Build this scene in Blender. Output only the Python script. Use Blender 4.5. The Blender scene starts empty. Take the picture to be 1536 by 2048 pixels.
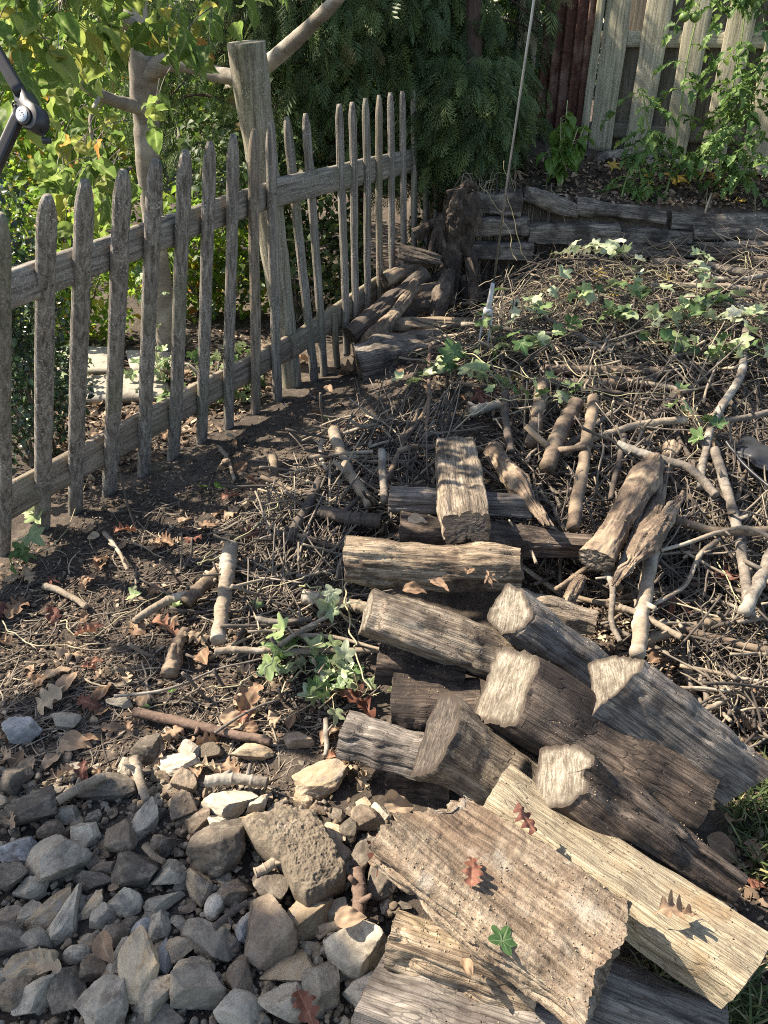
import bpy, math, random
import numpy as np
from mathutils import Vector, Matrix
random.seed(7); rng = np.random.default_rng(11)
S = bpy.context.scene
COL = S.collection
R = math.radians
# ------------------------------------------------------------------ camera
CAMH = 1.6; PITCH = R(32.0); F = 1540.0
cam = bpy.data.cameras.new('camera'); camo = bpy.data.objects.new('camera', cam); COL.objects.link(camo)
camo.location = (0, 0, CAMH); camo.rotation_euler = (R(90) - PITCH, 0, 0)
cam.sensor_fit = 'VERTICAL'; cam.sensor_height = 36.0; cam.lens = 36.0 * F / 2048.0
cam.clip_start = 0.02; cam.clip_end = 400
S.camera = camo
# ------------------------------------------------------------------ sky, sun, exposure
SUN_EL = R(46); SUN_AZ = R(164)          # direction towards the sun, counter-clockwise from +x
world = bpy.data.worlds.new('World'); S.world = world; world.use_nodes = True
wn = world.node_tree; bg = wn.nodes['Background']
sky = wn.nodes.new('ShaderNodeTexSky'); sky.sky_type = 'NISHITA'; sky.sun_disc = False
sky.sun_elevation = SUN_EL; sky.sun_rotation = R(90) - SUN_AZ
wn.links.new(sky.outputs[0], bg.inputs[0]); bg.inputs[1].default_value = 0.115
sl = bpy.data.lights.new('sun', 'SUN'); so = bpy.data.objects.new('sun', sl); COL.objects.link(so)
sl.energy = 5.0; sl.angle = R(0.6); sl.color = (1.0, 0.93, 0.82)
SD = Vector((math.cos(SUN_EL) * math.cos(SUN_AZ), math.cos(SUN_EL) * math.sin(SUN_AZ), math.sin(SUN_EL)))
so.rotation_euler = (-SD).to_track_quat('-Z', 'Y').to_euler(); so.location = (-4, 2, 6)
S.view_settings.view_transform = 'Standard'; S.view_settings.look = 'None'
S.view_settings.exposure = 1.45; S.view_settings.gamma = 1.0; S.view_settings.use_curve_mapping = False
S.view_settings.use_white_balance = True; S.view_settings.white_balance_temperature = 7250; S.view_settings.white_balance_tint = 12
S.cycles.use_denoising = False; S.cycles.filter_width = 1.05
S.cycles.max_bounces = 6; S.cycles.diffuse_bounces = 3; S.cycles.transparent_max_bounces = 8
# ------------------------------------------------------------------ numeric helpers
np.seterr(over='ignore')
def _hash(ix, iy, iz):
    h = (ix * 374761393 + iy * 668265263 + iz * 2147483647 + 1013904223) & 0xFFFFFFFF
    h = ((h ^ (h >> 13)) * 1274126177) & 0xFFFFFFFF
    h = ((h ^ (h >> 16)) * 2246822519) & 0xFFFFFFFF
    return ((h ^ (h >> 15)) & 0xFFFFFF) / 8388608.0 - 1.0
def vnoise(x, y, z):
    x, y, z = np.broadcast_arrays(np.asarray(x, float), np.asarray(y, float), np.asarray(z, float))
    fx, fy, fz = np.floor(x), np.floor(y), np.floor(z)
    ix, iy, iz = fx.astype(np.int64), fy.astype(np.int64), fz.astype(np.int64)
    tx, ty, tz = x - fx, y - fy, z - fz
    tx = tx * tx * (3 - 2 * tx); ty = ty * ty * (3 - 2 * ty); tz = tz * tz * (3 - 2 * tz)
    r = 0
    for dx in (0, 1):
        wx = tx if dx else 1 - tx
        for dy in (0, 1):
            wy = ty if dy else 1 - ty
            for dz in (0, 1):
                wz = tz if dz else 1 - tz
                r = r + wx * wy * wz * _hash(ix + dx, iy + dy, iz + dz)
    return r
def fbm(x, y, z, o=4, g=0.5):
    a = 1.0; s = 0; t = 0; f = 1.0
    for i in range(o):
        s = s + a * vnoise(x * f + i * 17.3, y * f + i * 9.1, z * f + i * 5.7); t += a; a *= g; f *= 2.03
    return s / t
def sstep(a, b, x):
    t = np.clip((x - a) / (b - a), 0, 1); return t * t * (3 - 2 * t)
# ------------------------------------------------------------------ terrain height
FD = Vector((0.539, 0.842)); F0 = Vector((-1.28, 2.4))      # the line of the picket fence
def G(x, y):
    x = np.asarray(x, float); y = np.asarray(y, float)
    s = (x + 1.28) * 0.842 - (y - 2.4) * 0.539
    side = sstep(0.05, 0.95, s)
    z = 0.205 * np.clip(y - 1.9, 0, 2.6) * side
    t = sstep(4.5, 4.56, y) * sstep(0.2, 0.45, x)
    z = z * (1 - t) + (0.77 + 0.18 * np.clip(y - 4.5, 0, 1.3)) * t
    # low ridge of soil that the fence stands on
    z = z + 0.05 * np.exp(-(s - 0.15) ** 2 / 0.05) * sstep(1.3, 2.2, y)
    return z
def _ss(a, b, x):
    t = (x - a) / (b - a); t = 0.0 if t < 0 else (1.0 if t > 1 else t); return t * t * (3 - 2 * t)
def Gs(x, y):
    s = (x + 1.28) * 0.842 - (y - 2.4) * 0.539; side = _ss(0.05, 0.95, s); z = 0.205 * min(max(y - 1.9, 0), 2.6) * side
    t = _ss(4.5, 4.56, y) * _ss(0.2, 0.45, x); z = z * (1 - t) + (0.77 + 0.18 * min(max(y - 4.5, 0), 1.3)) * t
    return z + 0.05 * math.exp(-(s - 0.15) ** 2 / 0.05) * _ss(1.3, 2.2, y)
fwd = Vector((0, math.cos(PITCH), -math.sin(PITCH))); upv = Vector((0, math.sin(PITCH), math.cos(PITCH)))
EYE = Vector((0, 0, CAMH))
def ray(px, py): return fwd + Vector(((px - 768) / F, 0, 0)) - upv * ((py - 1024) / F)
def atdepth(px, py, d): return EYE + ray(px, py) * d
def atz(px, py, z):
    r = ray(px, py); return EYE + r * ((z - CAMH) / r.z)
def atD(px, py, D):
    r = ray(px, py); return EYE + r * (D / r.y)
def ong(px, py, lift=0.0):
    r = ray(px, py); t = 0.5; rx, ry, rz = r
    while t < 30 and CAMH + rz * t > Gs(rx * t, ry * t) + lift: t += 0.05
    lo, hi = t - 0.05, t
    for _ in range(10):
        m = (lo + hi) / 2
        if CAMH + rz * m < Gs(rx * m, ry * m) + lift: hi = m
        else: lo = m
    return EYE + r * hi
def depth_of(p): return (Vector(p) - EYE).dot(fwd)
# ------------------------------------------------------------------ objects
def mesh_np(name, V, faces, mats=None, attrs=None, smooth=True, fmat=None):
    """faces: list of int arrays (n,k)"""
    me = bpy.data.meshes.new(name)
    V = np.asarray(V, np.float32); me.vertices.add(len(V)); me.vertices.foreach_set('co', V.ravel())
    faces = [np.asarray(f, np.int32) for f in faces if len(f)]
    loops = np.concatenate([f.ravel() for f in faces]); tot = np.concatenate([np.full(len(f), f.shape[1], np.int32) for f in faces])
    st = np.concatenate([[0], np.cumsum(tot)[:-1]]).astype(np.int32)
    me.loops.add(len(loops)); me.loops.foreach_set('vertex_index', loops.astype(np.int32))
    me.polygons.add(len(tot)); me.polygons.foreach_set('loop_start', st); me.polygons.foreach_set('loop_total', tot)
    if smooth: me.polygons.foreach_set('use_smooth', np.ones(len(tot), bool))
    if mats:
        for m in (mats if isinstance(mats, (list, tuple)) else [mats]): me.materials.append(m)
    if fmat is not None: me.polygons.foreach_set('material_index', np.asarray(fmat, np.int32))
    if attrs:
        for k, v in attrs.items():
            a = me.attributes.new(k, 'FLOAT', 'POINT'); a.data.foreach_set('value', np.asarray(v, np.float32))
    me.update(calc_edges=True)
    return me
def link(name, me, parent=None, label=None, cat=None, group=None, kind=None, mat=None):
    o = bpy.data.objects.new(name, me); COL.objects.link(o)
    if parent is not None: o.parent = parent
    if mat is not None:
        if not me.materials: me.materials.append(mat)
        else: o.material_slots[0].link = 'OBJECT'; o.material_slots[0].material = mat
    tag(o, label, cat, group, kind)
    return o
def tag(o, label=None, cat=None, group=None, kind=None):
    if label: o['label'] = label
    if cat: o['category'] = cat
    if group: o['group'] = group
    if kind: o['kind'] = kind
    return o
def empty(name, loc, label, cat, group=None):
    o = bpy.data.objects.new(name, None); COL.objects.link(o); o.location = loc; o.empty_display_size = 0.05
    return tag(o, label, cat, group)
class MB:
    """collects vertices / quads / tris of one object"""
    def __init__(s): s.v = []; s.q = []; s.t = []; s.n = 0; s.a = {}
    def add(s, V, quads=None, tris=None, **at):
        V = np.asarray(V, float).reshape(-1, 3)
        if quads is not None and len(quads): s.q.append(np.asarray(quads, int) + s.n)
        if tris is not None and len(tris): s.t.append(np.asarray(tris, int) + s.n)
        s.v.append(V); s.n += len(V)
        for k, x in at.items(): s.a.setdefault(k, []).append(np.broadcast_to(np.asarray(x, float), (len(V),)))
    def mesh(s, name, mat, smooth=True):
        fs = []
        if s.q: fs.append(np.concatenate(s.q))
        if s.t: fs.append(np.concatenate(s.t))
        return mesh_np(name, np.concatenate(s.v), fs, mat, {k: np.concatenate(x) for k, x in s.a.items()}, smooth)
    def link(s, name, mat, parent=None, label=None, cat=None, group=None, kind=None, smooth=True):
        return link(name, s.mesh(name, mat, smooth), parent, label, cat, group, kind)
def instance(mb, tmpl, M, rnd=None):
    """tmpl=(V,tris,vein); M=(n,4,4) matrices"""
    V, T, ve = tmpl; n = len(M); k = len(V)
    W = np.einsum('nij,kj->nki', M[:, :3, :3], V) + M[:, None, :3, 3]
    TT = (T[None] + (np.arange(n) * k)[:, None, None]).reshape(-1, 3)
    if rnd is None: rnd = rng.random(n)
    mb.add(W.reshape(-1, 3), tris=TT, rnd=np.repeat(rnd, k), vein=np.tile(ve, n))
def rotm(rx, ry, rz):
    cx, sx, cy, sy, cz, sz = np.cos(rx), np.sin(rx), np.cos(ry), np.sin(ry), np.cos(rz), np.sin(rz)
    n = len(cx); A = np.zeros((n, 3, 3))
    A[:, 0, 0] = cy * cz; A[:, 0, 1] = sx * sy * cz - cx * sz; A[:, 0, 2] = cx * sy * cz + sx * sz
    A[:, 1, 0] = cy * sz; A[:, 1, 1] = sx * sy * sz + cx * cz; A[:, 1, 2] = cx * sy * sz - sx * cz
    A[:, 2, 0] = -sy; A[:, 2, 1] = sx * cy; A[:, 2, 2] = cx * cy
    return A
def mats4(P, rx, ry, rz, sc):
    n = len(P); M = np.zeros((n, 4, 4)); A = rotm(np.asarray(rx), np.asarray(ry), np.asarray(rz))
    M[:, :3, :3] = A * np.asarray(sc).reshape(-1, 1, 1); M[:, :3, 3] = P; M[:, 3, 3] = 1; return M
def catmull(P, n):
    P = [Vector(p) for p in P]
    if len(P) == 2: P = [P[0], P[0].lerp(P[1], .5), P[1]]
    Q = [2 * P[0] - P[1]] + P + [2 * P[-1] - P[-2]]; out = []
    segs = len(P) - 1
    for i in range(n):
        t = i / (n - 1) * segs; k = min(int(t), segs - 1); u = t - k
        a, b, c, d = Q[k], Q[k + 1], Q[k + 2], Q[k + 3]
        out.append(0.5 * ((2 * b) + (c - a) * u + (2 * a - 5 * b + 4 * c - d) * u * u + (3 * b - a - 3 * c + d) * u ** 3))
    return out
def tube(mb, pts, rad, sides=8, bump=0.0, bfreq=60, seed=0.0, cap=True, flat=1.0, **at):
    P = np.array([tuple(p) for p in pts]); n = len(P)
    rad = np.broadcast_to(np.asarray(rad, float), (n,))
    T = np.gradient(P, axis=0); T /= np.linalg.norm(T, axis=1)[:, None] + 1e-9
    ref = np.array([0, 0, 1.0]) if abs(T[:, 2]).mean() < 0.8 else np.array([1.0, 0, 0])
    A = np.cross(T, ref); A /= np.linalg.norm(A, axis=1)[:, None] + 1e-9; B = np.cross(A, T)
    th = np.arange(sides) * 2 * math.pi / sides
    D = A[:, None] * np.cos(th)[None, :, None] + B[:, None] * np.sin(th)[None, :, None] * flat
    V0 = P[:, None] + D * rad[:, None, None]
    if bump:
        s = np.arange(n) / n * 3
        bf = bfreq if isinstance(bfreq, tuple) else (bfreq,) * 3; nz = fbm(V0[..., 0] * bf[0] + seed, V0[..., 1] * bf[1], V0[..., 2] * bf[2], 4, .6)
        V0 = V0 + D * (rad[:, None] * bump * nz)[..., None]
    V = V0.reshape(-1, 3); q = []
    i = np.arange(n - 1)[:, None] * sides; j = np.arange(sides)[None]; j2 = (j + 1) % sides
    q = np.stack([i + j, i + j2, i + sides + j2, i + sides + j], -1).reshape(-1, 4)
    t = None
    if cap:
        V = np.vstack([V, P[0], P[-1]]); c0, c1 = n * sides, n * sides + 1; b = (n - 1) * sides
        jj = np.arange(sides); k2 = (jj + 1) % sides
        t = np.vstack([np.stack([k2, jj, np.full(sides, c0)], 1), np.stack([b + jj, b + k2, np.full(sides, c1)], 1)])
    mb.add(V, q, t, **at)
def box(mb, lo, hi, M=None, **at):
    x0, y0, z0 = lo; x1, y1, z1 = hi
    V = np.array([(x0, y0, z0), (x1, y0, z0), (x1, y1, z0), (x0, y1, z0), (x0, y0, z1), (x1, y0, z1), (x1, y1, z1), (x0, y1, z1)], float)
    if M is not None: V = np.array([tuple(M @ Vector(v)) for v in V])
    mb.add(V, [(0, 3, 2, 1), (4, 5, 6, 7), (0, 1, 5, 4), (1, 2, 6, 5), (2, 3, 7, 6), (3, 0, 4, 7)], **at)
# ------------------------------------------------------------------ materials
class NT:
    def __init__(s, name):
        s.m = bpy.data.materials.new(name); s.m.use_nodes = True; s.t = s.m.node_tree; s.t.nodes.clear()
        s.out = s.n('ShaderNodeOutputMaterial')
    def n(s, ty, **k):
        nd = s.t.nodes.new(ty)
        for a, b in k.items(): setattr(nd, a, b)
        return nd
    def l(s, a, b): s.t.links.new(a, b)
    def setin(s, sock, v):
        if isinstance(v, bpy.types.NodeSocket): s.l(v, sock)
        else: sock.default_value = v
    def noise(s, vec, sc, det=6, rough=0.6, dist=0.0):
        n = s.n('ShaderNodeTexNoise'); s.l(vec, n.inputs['Vector']); n.inputs['Scale'].default_value = sc
        n.inputs['Detail'].default_value = det; n.inputs['Roughness'].default_value = rough; n.inputs['Distortion'].default_value = dist
        return n.outputs['Fac']
    def ramp(s, fac, stops):
        r = s.n('ShaderNodeValToRGB'); s.setin(r.inputs[0], fac); e = r.color_ramp.elements
        while len(e) < len(stops): e.new(0.5)
        for i, (p, c) in enumerate(stops):
            e[i].position = p; e[i].color = (c if len(c) == 4 else (*c, 1)) if isinstance(c, tuple) else (c, c, c, 1)
        return r.outputs[0]
    def mix(s, f, a, b, mode='MIX'):
        m = s.n('ShaderNodeMix', data_type='RGBA', blend_type=mode)
        s.setin(m.inputs[0], f)
        for i, v in ((6, a), (7, b)):
            if isinstance(v, tuple): m.inputs[i].default_value = (*v[:3], 1)
            elif isinstance(v, (int, float)): m.inputs[i].default_value = (v, v, v, 1)
            else: s.l(v, m.inputs[i])
        return m.outputs[2]
    def math(s, op, a, b=0.0):
        m = s.n('ShaderNodeMath', operation=op); s.setin(m.inputs[0], a); s.setin(m.inputs[1], b); return m.outputs[0]
    def objvec(s, scale=(1, 1, 1), rnd=True):
        tc = s.n('ShaderNodeTexCoord'); v = tc.outputs['Object']
        if rnd:
            oi = s.n('ShaderNodeObjectInfo'); a = s.n('ShaderNodeVectorMath', operation='ADD'); mu = s.math('MULTIPLY', oi.outputs['Random'], 13.0)
            s.l(v, a.inputs[0]); s.l(mu, a.inputs[1]); v = a.outputs[0]
        mp = s.n('ShaderNodeVectorMath', operation='MULTIPLY'); s.l(v, mp.inputs[0]); mp.inputs[1].default_value = scale
        return v, mp.outputs[0]
    def rnd(s):
        a = s.n('ShaderNodeAttribute', attribute_name='rnd'); o = s.n('ShaderNodeObjectInfo')
        return s.math('FRACT', s.math('ADD', a.outputs['Fac'], o.outputs['Random']))
    def bump(s, h, st, dist=0.01, nrm=None):
        b = s.n('ShaderNodeBump'); s.l(h, b.inputs['Height']); b.inputs['Strength'].default_value = st; b.inputs['Distance'].default_value = dist
        if nrm: s.l(nrm, b.inputs['Normal'])
        return b.outputs[0]
    def bsdf(s, col, rough=0.85, nrm=None, metal=0.0, spec=0.3):
        p = s.n('ShaderNodeBsdfPrincipled'); s.setin(p.inputs['Base Color'], (*col, 1) if isinstance(col, tuple) else col)
        s.setin(p.inputs['Roughness'], rough); s.setin(p.inputs['Metallic'], metal); p.inputs['Specular IOR Level'].default_value = spec
        if nrm: s.l(nrm, p.inputs['Normal'])
        return p.outputs[0]
    def done(s, sh): s.l(sh, s.out.inputs[0]); return s.m
def m_wood(name, dark, mid, light, grain=(3, 45, 45), stain=None, stain_amt=0.5, bump=0.6, dust=None, dust_amt=0.45, gr=1.0, speck=None, vs=(0.22, 0.5, 0.5), ck=0.55):
    m = NT(name); v, g = m.objvec(grain)
    n1 = m.noise(g, 1.0 * gr, 8, 0.65, 0.6); n2 = m.noise(g, 4.2 * gr, 6, 0.7, 0.2); n3 = m.noise(v, 9, 5, 0.6); n4 = m.noise(v, 260, 3, 0.6)
    c = m.ramp(m.math('ADD', m.math('MULTIPLY', n1, 0.62), m.math('MULTIPLY', n2, 0.38)), [(0.385, dark), (0.49, mid), (0.60, light)])
    if stain: c = m.mix(m.ramp(n3, [(0.6 - 0.25 * stain_amt, 0.0), (0.72 - 0.2 * stain_amt, 0.85)]), c, stain)
    if dust:
        n5 = m.noise(v, 14, 8, 0.75, 0.4); c = m.mix(m.ramp(n5, [(0.66 - 0.3 * dust_amt, 0.0), (0.8 - 0.3 * dust_amt, 0.9)]), c, m.mix(n4, dust, tuple(x * 0.55 for x in dust)))
    if speck:
        n6 = m.noise(v, 90, 4, 0.7); c = m.mix(m.ramp(n6, [(0.60, 0.0), (0.66, 0.9)]), c, speck)
    vor = m.n('ShaderNodeTexVoronoi', feature='DISTANCE_TO_EDGE'); sc = m.n('ShaderNodeVectorMath', operation='MULTIPLY'); m.l(g, sc.inputs[0]); sc.inputs[1].default_value = vs; m.l(sc.outputs[0], vor.inputs['Vector'])
    crack = m.ramp(vor.outputs['Distance'], [(0.0, 0.0), (0.07, 1.0)])
    c = m.mix(m.math('MULTIPLY', m.math('SUBTRACT', 1.0, crack), ck), c, tuple(x * 0.35 for x in dark))
    h = m.math('ADD', m.math('ADD', m.math('MULTIPLY', n1, 0.6), m.math('MULTIPLY', n2, 0.4)), m.math('ADD', m.math('MULTIPLY', crack, 0.25), m.math('MULTIPLY', n4, 0.18)))
    return m.done(m.bsdf(c, 0.88, m.bump(h, bump, 0.010)))
def m_end(name, a, b, c3):
    m = NT(name); v, g = m.objvec((40, 1, 1)); v2, _ = m.objvec((1, 1, 1))
    g2 = m.n('ShaderNodeVectorMath', operation='MULTIPLY'); m.l(v, g2.inputs[0]); g2.inputs[1].default_value = (1, 25, 210)
    n1 = m.noise(g2.outputs[0], 1.0, 4, 0.6, 0.8); n2 = m.noise(v, 22, 6, 0.7); n3 = m.noise(v, 220, 4, 0.7)
    c = m.ramp(m.math('ADD', m.math('MULTIPLY', n1, 0.6), m.math('MULTIPLY', n2, 0.4)), [(0.38, a), (0.5, b), (0.6, c3)])
    tc = m.n('ShaderNodeTexCoord'); sx = m.n('ShaderNodeSeparateXYZ'); m.l(tc.outputs['Object'], sx.inputs[0]); cb = m.n('ShaderNodeCombineXYZ'); m.l(m.math('ADD', sx.outputs[1], .02), cb.inputs[1]); m.l(m.math('ADD', sx.outputs[2], .05), cb.inputs[2])
    ln = m.n('ShaderNodeVectorMath', operation='LENGTH'); m.l(cb.outputs[0], ln.inputs[0]); rg = m.math('SINE', m.math('ADD', m.math('MULTIPLY', ln.outputs['Value'], 1100.0), m.math('MULTIPLY', n2, 9.0)))
    at = m.math('ARCTAN2', m.math('ADD', sx.outputs[1], .02), m.math('ADD', sx.outputs[2], .05)); cv = m.n('ShaderNodeCombineXYZ'); m.l(m.math('MULTIPLY', at, 7.0), cv.inputs[0]); m.l(m.math('MULTIPLY', ln.outputs['Value'], 6.0), cv.inputs[1])
    rc = m.ramp(m.noise(cv.outputs[0], 1.6, 3, .6), [(0.36, 1.0), (0.41, 0.0)])
    c = m.mix(m.math('MULTIPLY', m.ramp(rg, [(0.0, 1.0), (0.6, 0.0)]), 0.13), c, tuple(x * 0.5 for x in a)); c = m.mix(m.math('MULTIPLY', rc, 0.35), c, tuple(x * 0.3 for x in a))
    c = m.mix(m.ramp(m.noise(v, 16, 6, .7), [(.5, 0.0), (.66, .7)]), c, tuple(x * 0.75 for x in a))
    c = m.mix(m.ramp(n3, [(0.5, 0.0), (0.75, 0.6)]), c, tuple(x * 0.4 for x in a))
    ra = m.n('ShaderNodeAttribute', attribute_name='rim'); c = m.mix(m.ramp(m.math('ADD', ra.outputs['Fac'], m.math('MULTIPLY', m.math('SUBTRACT', n2, .5), .25)), [(.80, 0.0), (.93, .85)]), c, (0.045, 0.034, 0.026))
    h = m.math('ADD', m.math('MULTIPLY', n1, 0.8), m.math('ADD', m.math('MULTIPLY', n2, 0.4), m.math('MULTIPLY', n3, 0.5)))
    return m.done(m.bsdf(c, 0.9, m.bump(h, 0.9, 0.006)))
def m_bark(name, dark, light, patch=None, sc=1.0, stretch=(8, 30, 30)):
    m = NT(name); v, g = m.objvec(stretch)
    n1 = m.noise(g, 1.2 * sc, 8, 0.7, 0.5); n2 = m.noise(v, 6 * sc, 5, 0.6); n3 = m.noise(v, 180, 4, 0.7)
    c = m.ramp(m.math('ADD', m.math('MULTIPLY', n1, 0.6), m.math('MULTIPLY', n3, 0.4)), [(0.36, dark), (0.62, light)])
    if patch: c = m.mix(m.ramp(n2, [(0.52, 0.0), (0.6, 0.8)]), c, patch)
    h = m.math('ADD', m.math('MULTIPLY', n1, 0.7), m.math('MULTIPLY', n3, 0.3))
    return m.done(m.bsdf(c, 0.88, m.bump(h, 0.7, 0.005)))
def m_stone(name, a, b, c3=None, sp=None, bump=0.7, us=0.06):
    m = NT(name); v, g = m.objvec((us, us, us)); v = g
    w_ = lambda c: (c[0] * 1.05, c[1] * .97, c[2] * 0.83); a, b = w_(a), w_(b)
    n1 = m.noise(v, 7, 6, 0.6, 0.6); n2 = m.noise(v, 40, 10, 0.8); n3 = m.noise(v, 240, 4, 0.7); n4 = m.noise(v, 15, 6, 0.7, 0.5)
    o = m.n('ShaderNodeObjectInfo')
    c = m.ramp(m.math('ADD', m.math('MULTIPLY', n1, 0.5), m.math('MULTIPLY', n2, 0.5)), [(0.36, a), (0.62, b)])
    if c3: c = m.mix(m.ramp(n4, [(0.5, 0.0), (0.62, 0.8)]), c, c3)
    c = m.mix(m.ramp(n3, [(0.56, 0.0), (0.72, 0.7)]), c, sp or tuple(x * 0.4 for x in a))
    vv = m.math('ADD', m.math('MULTIPLY', o.outputs['Random'], 0.5), 0.75)
    hs = m.n('ShaderNodeHueSaturation'); m.l(c, hs.inputs['Color']); m.l(vv, hs.inputs['Value']); hs.inputs['Saturation'].default_value = 0.95
    soil = m.noise(v, 11, 8, 0.7)
    c = m.mix(m.ramp(m.noise(v, 19, 10, 0.8), [(0.5, 0.0), (0.62, 0.45)]), hs.outputs[0], (0.36, 0.31, 0.245)); hs = None
    c = m.mix(m.ramp(soil, [(0.53, 0.0), (0.66, 0.8)]), c, (0.10, 0.078, 0.06))
    h = m.math('ADD', m.math('MULTIPLY', n2, 0.6), m.math('ADD', m.math('MULTIPLY', n3, 0.3), m.math('MULTIPLY', n1, 0.6)))
    return m.done(m.bsdf(c, 0.9, m.bump(h, bump, 0.006)))
def m_leaf(name, stops, transl=0.35, rough=0.5, vein=None, spots=None, spec=0.35, patch=25):
    m = NT(name); r = m.rnd(); v, _ = m.objvec((1, 1, 1), rnd=False)
    c = m.ramp(r, stops)
    n = m.noise(v, patch, 4, 0.6)
    c = m.mix(m.math('MULTIPLY', n, 0.5), c, m.mix(1.0, c, 0.5, 'MULTIPLY'))
    if spots: c = m.mix(m.ramp(m.noise(v, 70, 3, 0.6), [(0.6, 0.0), (0.66, 0.8)]), c, spots)
    if vein:
        a = m.n('ShaderNodeAttribute', attribute_name='vein')
        c = m.mix(m.ramp(a.outputs['Fac'], [(0.0, 0.55), (0.12, 0.0)]), c, vein)
    p = m.bsdf(c, rough, m.bump(m.noise(v, 120, 3, 0.6), 0.25, 0.002), spec=spec)
    if transl <= 0: return m.done(p)
    t = m.n('ShaderNodeBsdfTranslucent'); m.l(c, t.inputs[0]); x = m.n('ShaderNodeMixShader'); x.inputs[0].default_value = transl
    m.l(p, x.inputs[1]); m.l(t.outputs[0], x.inputs[2]); return m.done(x.outputs[0])
def m_plain(name, col, rough=0.5, metal=0.0, var=0.15, sc=30, spec=0.4, bump=0.1):
    m = NT(name); v, _ = m.objvec((1, 1, 1)); n = m.noise(v, sc, 5, 0.6)
    c = m.mix(m.ramp(n, [(0.35, 0.0), (0.7, 1.0)]), tuple(x * (1 - var) for x in col), tuple(min(1, x * (1 + var)) for x in col))
    return m.done(m.bsdf(c, rough, m.bump(n, bump, 0.003), metal, spec))
# ------------------------------------------------------------------ the materials
M = {}
GR = (0.20, 0.168, 0.132)
M['split'] = m_wood('weathered_split_wood', (0.07, 0.056, 0.043), (0.175, 0.142, 0.108), (0.36, 0.305, 0.235), stain=(0.045, 0.036, 0.03), stain_amt=0.45, dust=(0.40, 0.32, 0.225), dust_amt=0.48)
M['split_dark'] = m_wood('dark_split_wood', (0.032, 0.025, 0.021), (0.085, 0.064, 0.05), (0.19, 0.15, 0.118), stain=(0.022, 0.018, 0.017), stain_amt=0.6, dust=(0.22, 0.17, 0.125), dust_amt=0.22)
M['split_grey'] = m_wood('grey_split_wood', (0.075, 0.065, 0.057), (0.17, 0.15, 0.13), (0.30, 0.27, 0.235), stain=(0.06, 0.05, 0.045), stain_amt=0.35, dust=(0.25, 0.21, 0.16), dust_amt=0.12)
M['yellow'] = m_wood('pale_yellow_wood', (0.16, 0.132, 0.09), (0.31, 0.262, 0.182), (0.45, 0.39, 0.275), grain=(3, 60, 60), stain=(0.26, 0.18, 0.10), stain_amt=0.2, dust=(0.24, 0.185, 0.125), dust_amt=0.46, speck=(0.13, 0.09, 0.055))
M['rotten'] = m_wood('crumbly_rotten_wood', (0.11, 0.078, 0.052), (0.29, 0.22, 0.15), (0.47, 0.38, 0.275), grain=(9, 42, 42), stain=(0.27, 0.165, 0.09), stain_amt=0.3, bump=1.0, dust=(0.36, 0.30, 0.225), dust_amt=0.5, vs=(.05, .3, .3), ck=.1)
def m_rot():
    m = NT('crumbly_rotten_wood'); v, g = m.objvec((5, 75, 75))
    n1 = m.noise(g, 1.0, 8, .7, .5); n2 = m.noise(v, 5.5, 5, .6, .5); n3 = m.noise(v, 60, 8, .75); n4 = m.noise(v, 230, 4, .7); n5 = m.noise(v, 9, 6, .65)
    c = m.ramp(m.math('ADD', m.math('MULTIPLY', n1, .62), m.math('MULTIPLY', n3, .38)), [(.38, (.085, .06, .042)), (.49, (.225, .175, .125)), (.61, (.42, .35, .26))])
    c = m.mix(m.ramp(n2, [(.46, 0.0), (.60, .8)]), c, m.mix(m.ramp(n1, [(.4, 0.0), (.6, 1.0)]), (.075, .05, .035), (.24, .165, .11)))
    c = m.mix(m.ramp(n5, [(.56, 0.0), (.66, .8)]), c, m.mix(n4, (.30, .275, .23), (.46, .41, .33)))
    c = m.mix(m.ramp(n4, [(.6, 0.0), (.7, .7)]), c, (.06, .042, .03))
    h = m.math('ADD', m.math('MULTIPLY', n1, .9), m.math('ADD', m.math('MULTIPLY', n3, .7), m.math('MULTIPLY', n4, .35)))
    return m.done(m.bsdf(c, .92, m.bump(h, 1.0, .008)))
M['rotten'] = m_rot()
M['tan'] = m_wood('tan_split_wood', (0.085, 0.062, 0.043), (0.25, 0.19, 0.13), (0.45, 0.37, 0.265), stain=(0.05, 0.035, 0.027), stain_amt=0.5, dust=(0.45, 0.36, 0.24), dust_amt=0.35, speck=(0.09, 0.06, 0.04))
M['wallwood'] = m_wood('wall_log_wood', (0.055, 0.047, 0.04), (0.15, 0.13, 0.11), (0.31, 0.275, 0.235), stain=(0.035, 0.03, 0.027), stain_amt=0.55, grain=(4, 50, 50))
M['wallpale'] = m_wood('pale_wall_log_wood', (0.18, 0.16, 0.135), (0.36, 0.33, 0.27), (0.55, 0.51, 0.43), stain=(0.06, 0.055, 0.048), stain_amt=0.3, grain=(4, 50, 50))
M['end'] = m_end('sawn_log_end', (0.10, 0.084, 0.064), (0.215, 0.187, 0.148), (0.36, 0.32, 0.26))
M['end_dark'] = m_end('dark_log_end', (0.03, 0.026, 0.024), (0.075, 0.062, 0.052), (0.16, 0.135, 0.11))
M['end_lichen'] = m_end('mouldy_log_end', (0.025, 0.021, 0.019), (0.055, 0.048, 0.042), (0.10, 0.085, 0.07))
M['bark'] = m_bark('brown_bark', (0.045, 0.033, 0.026), (0.19, 0.145, 0.105), (0.27, 0.21, 0.145))
M['bark_grey'] = m_bark('grey_bark', (0.065, 0.055, 0.046), (0.22, 0.19, 0.155), (0.31, 0.29, 0.245))
M['bark_dark'] = m_bark('dark_bark', (0.03, 0.025, 0.022), (0.12, 0.098, 0.08))
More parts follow.
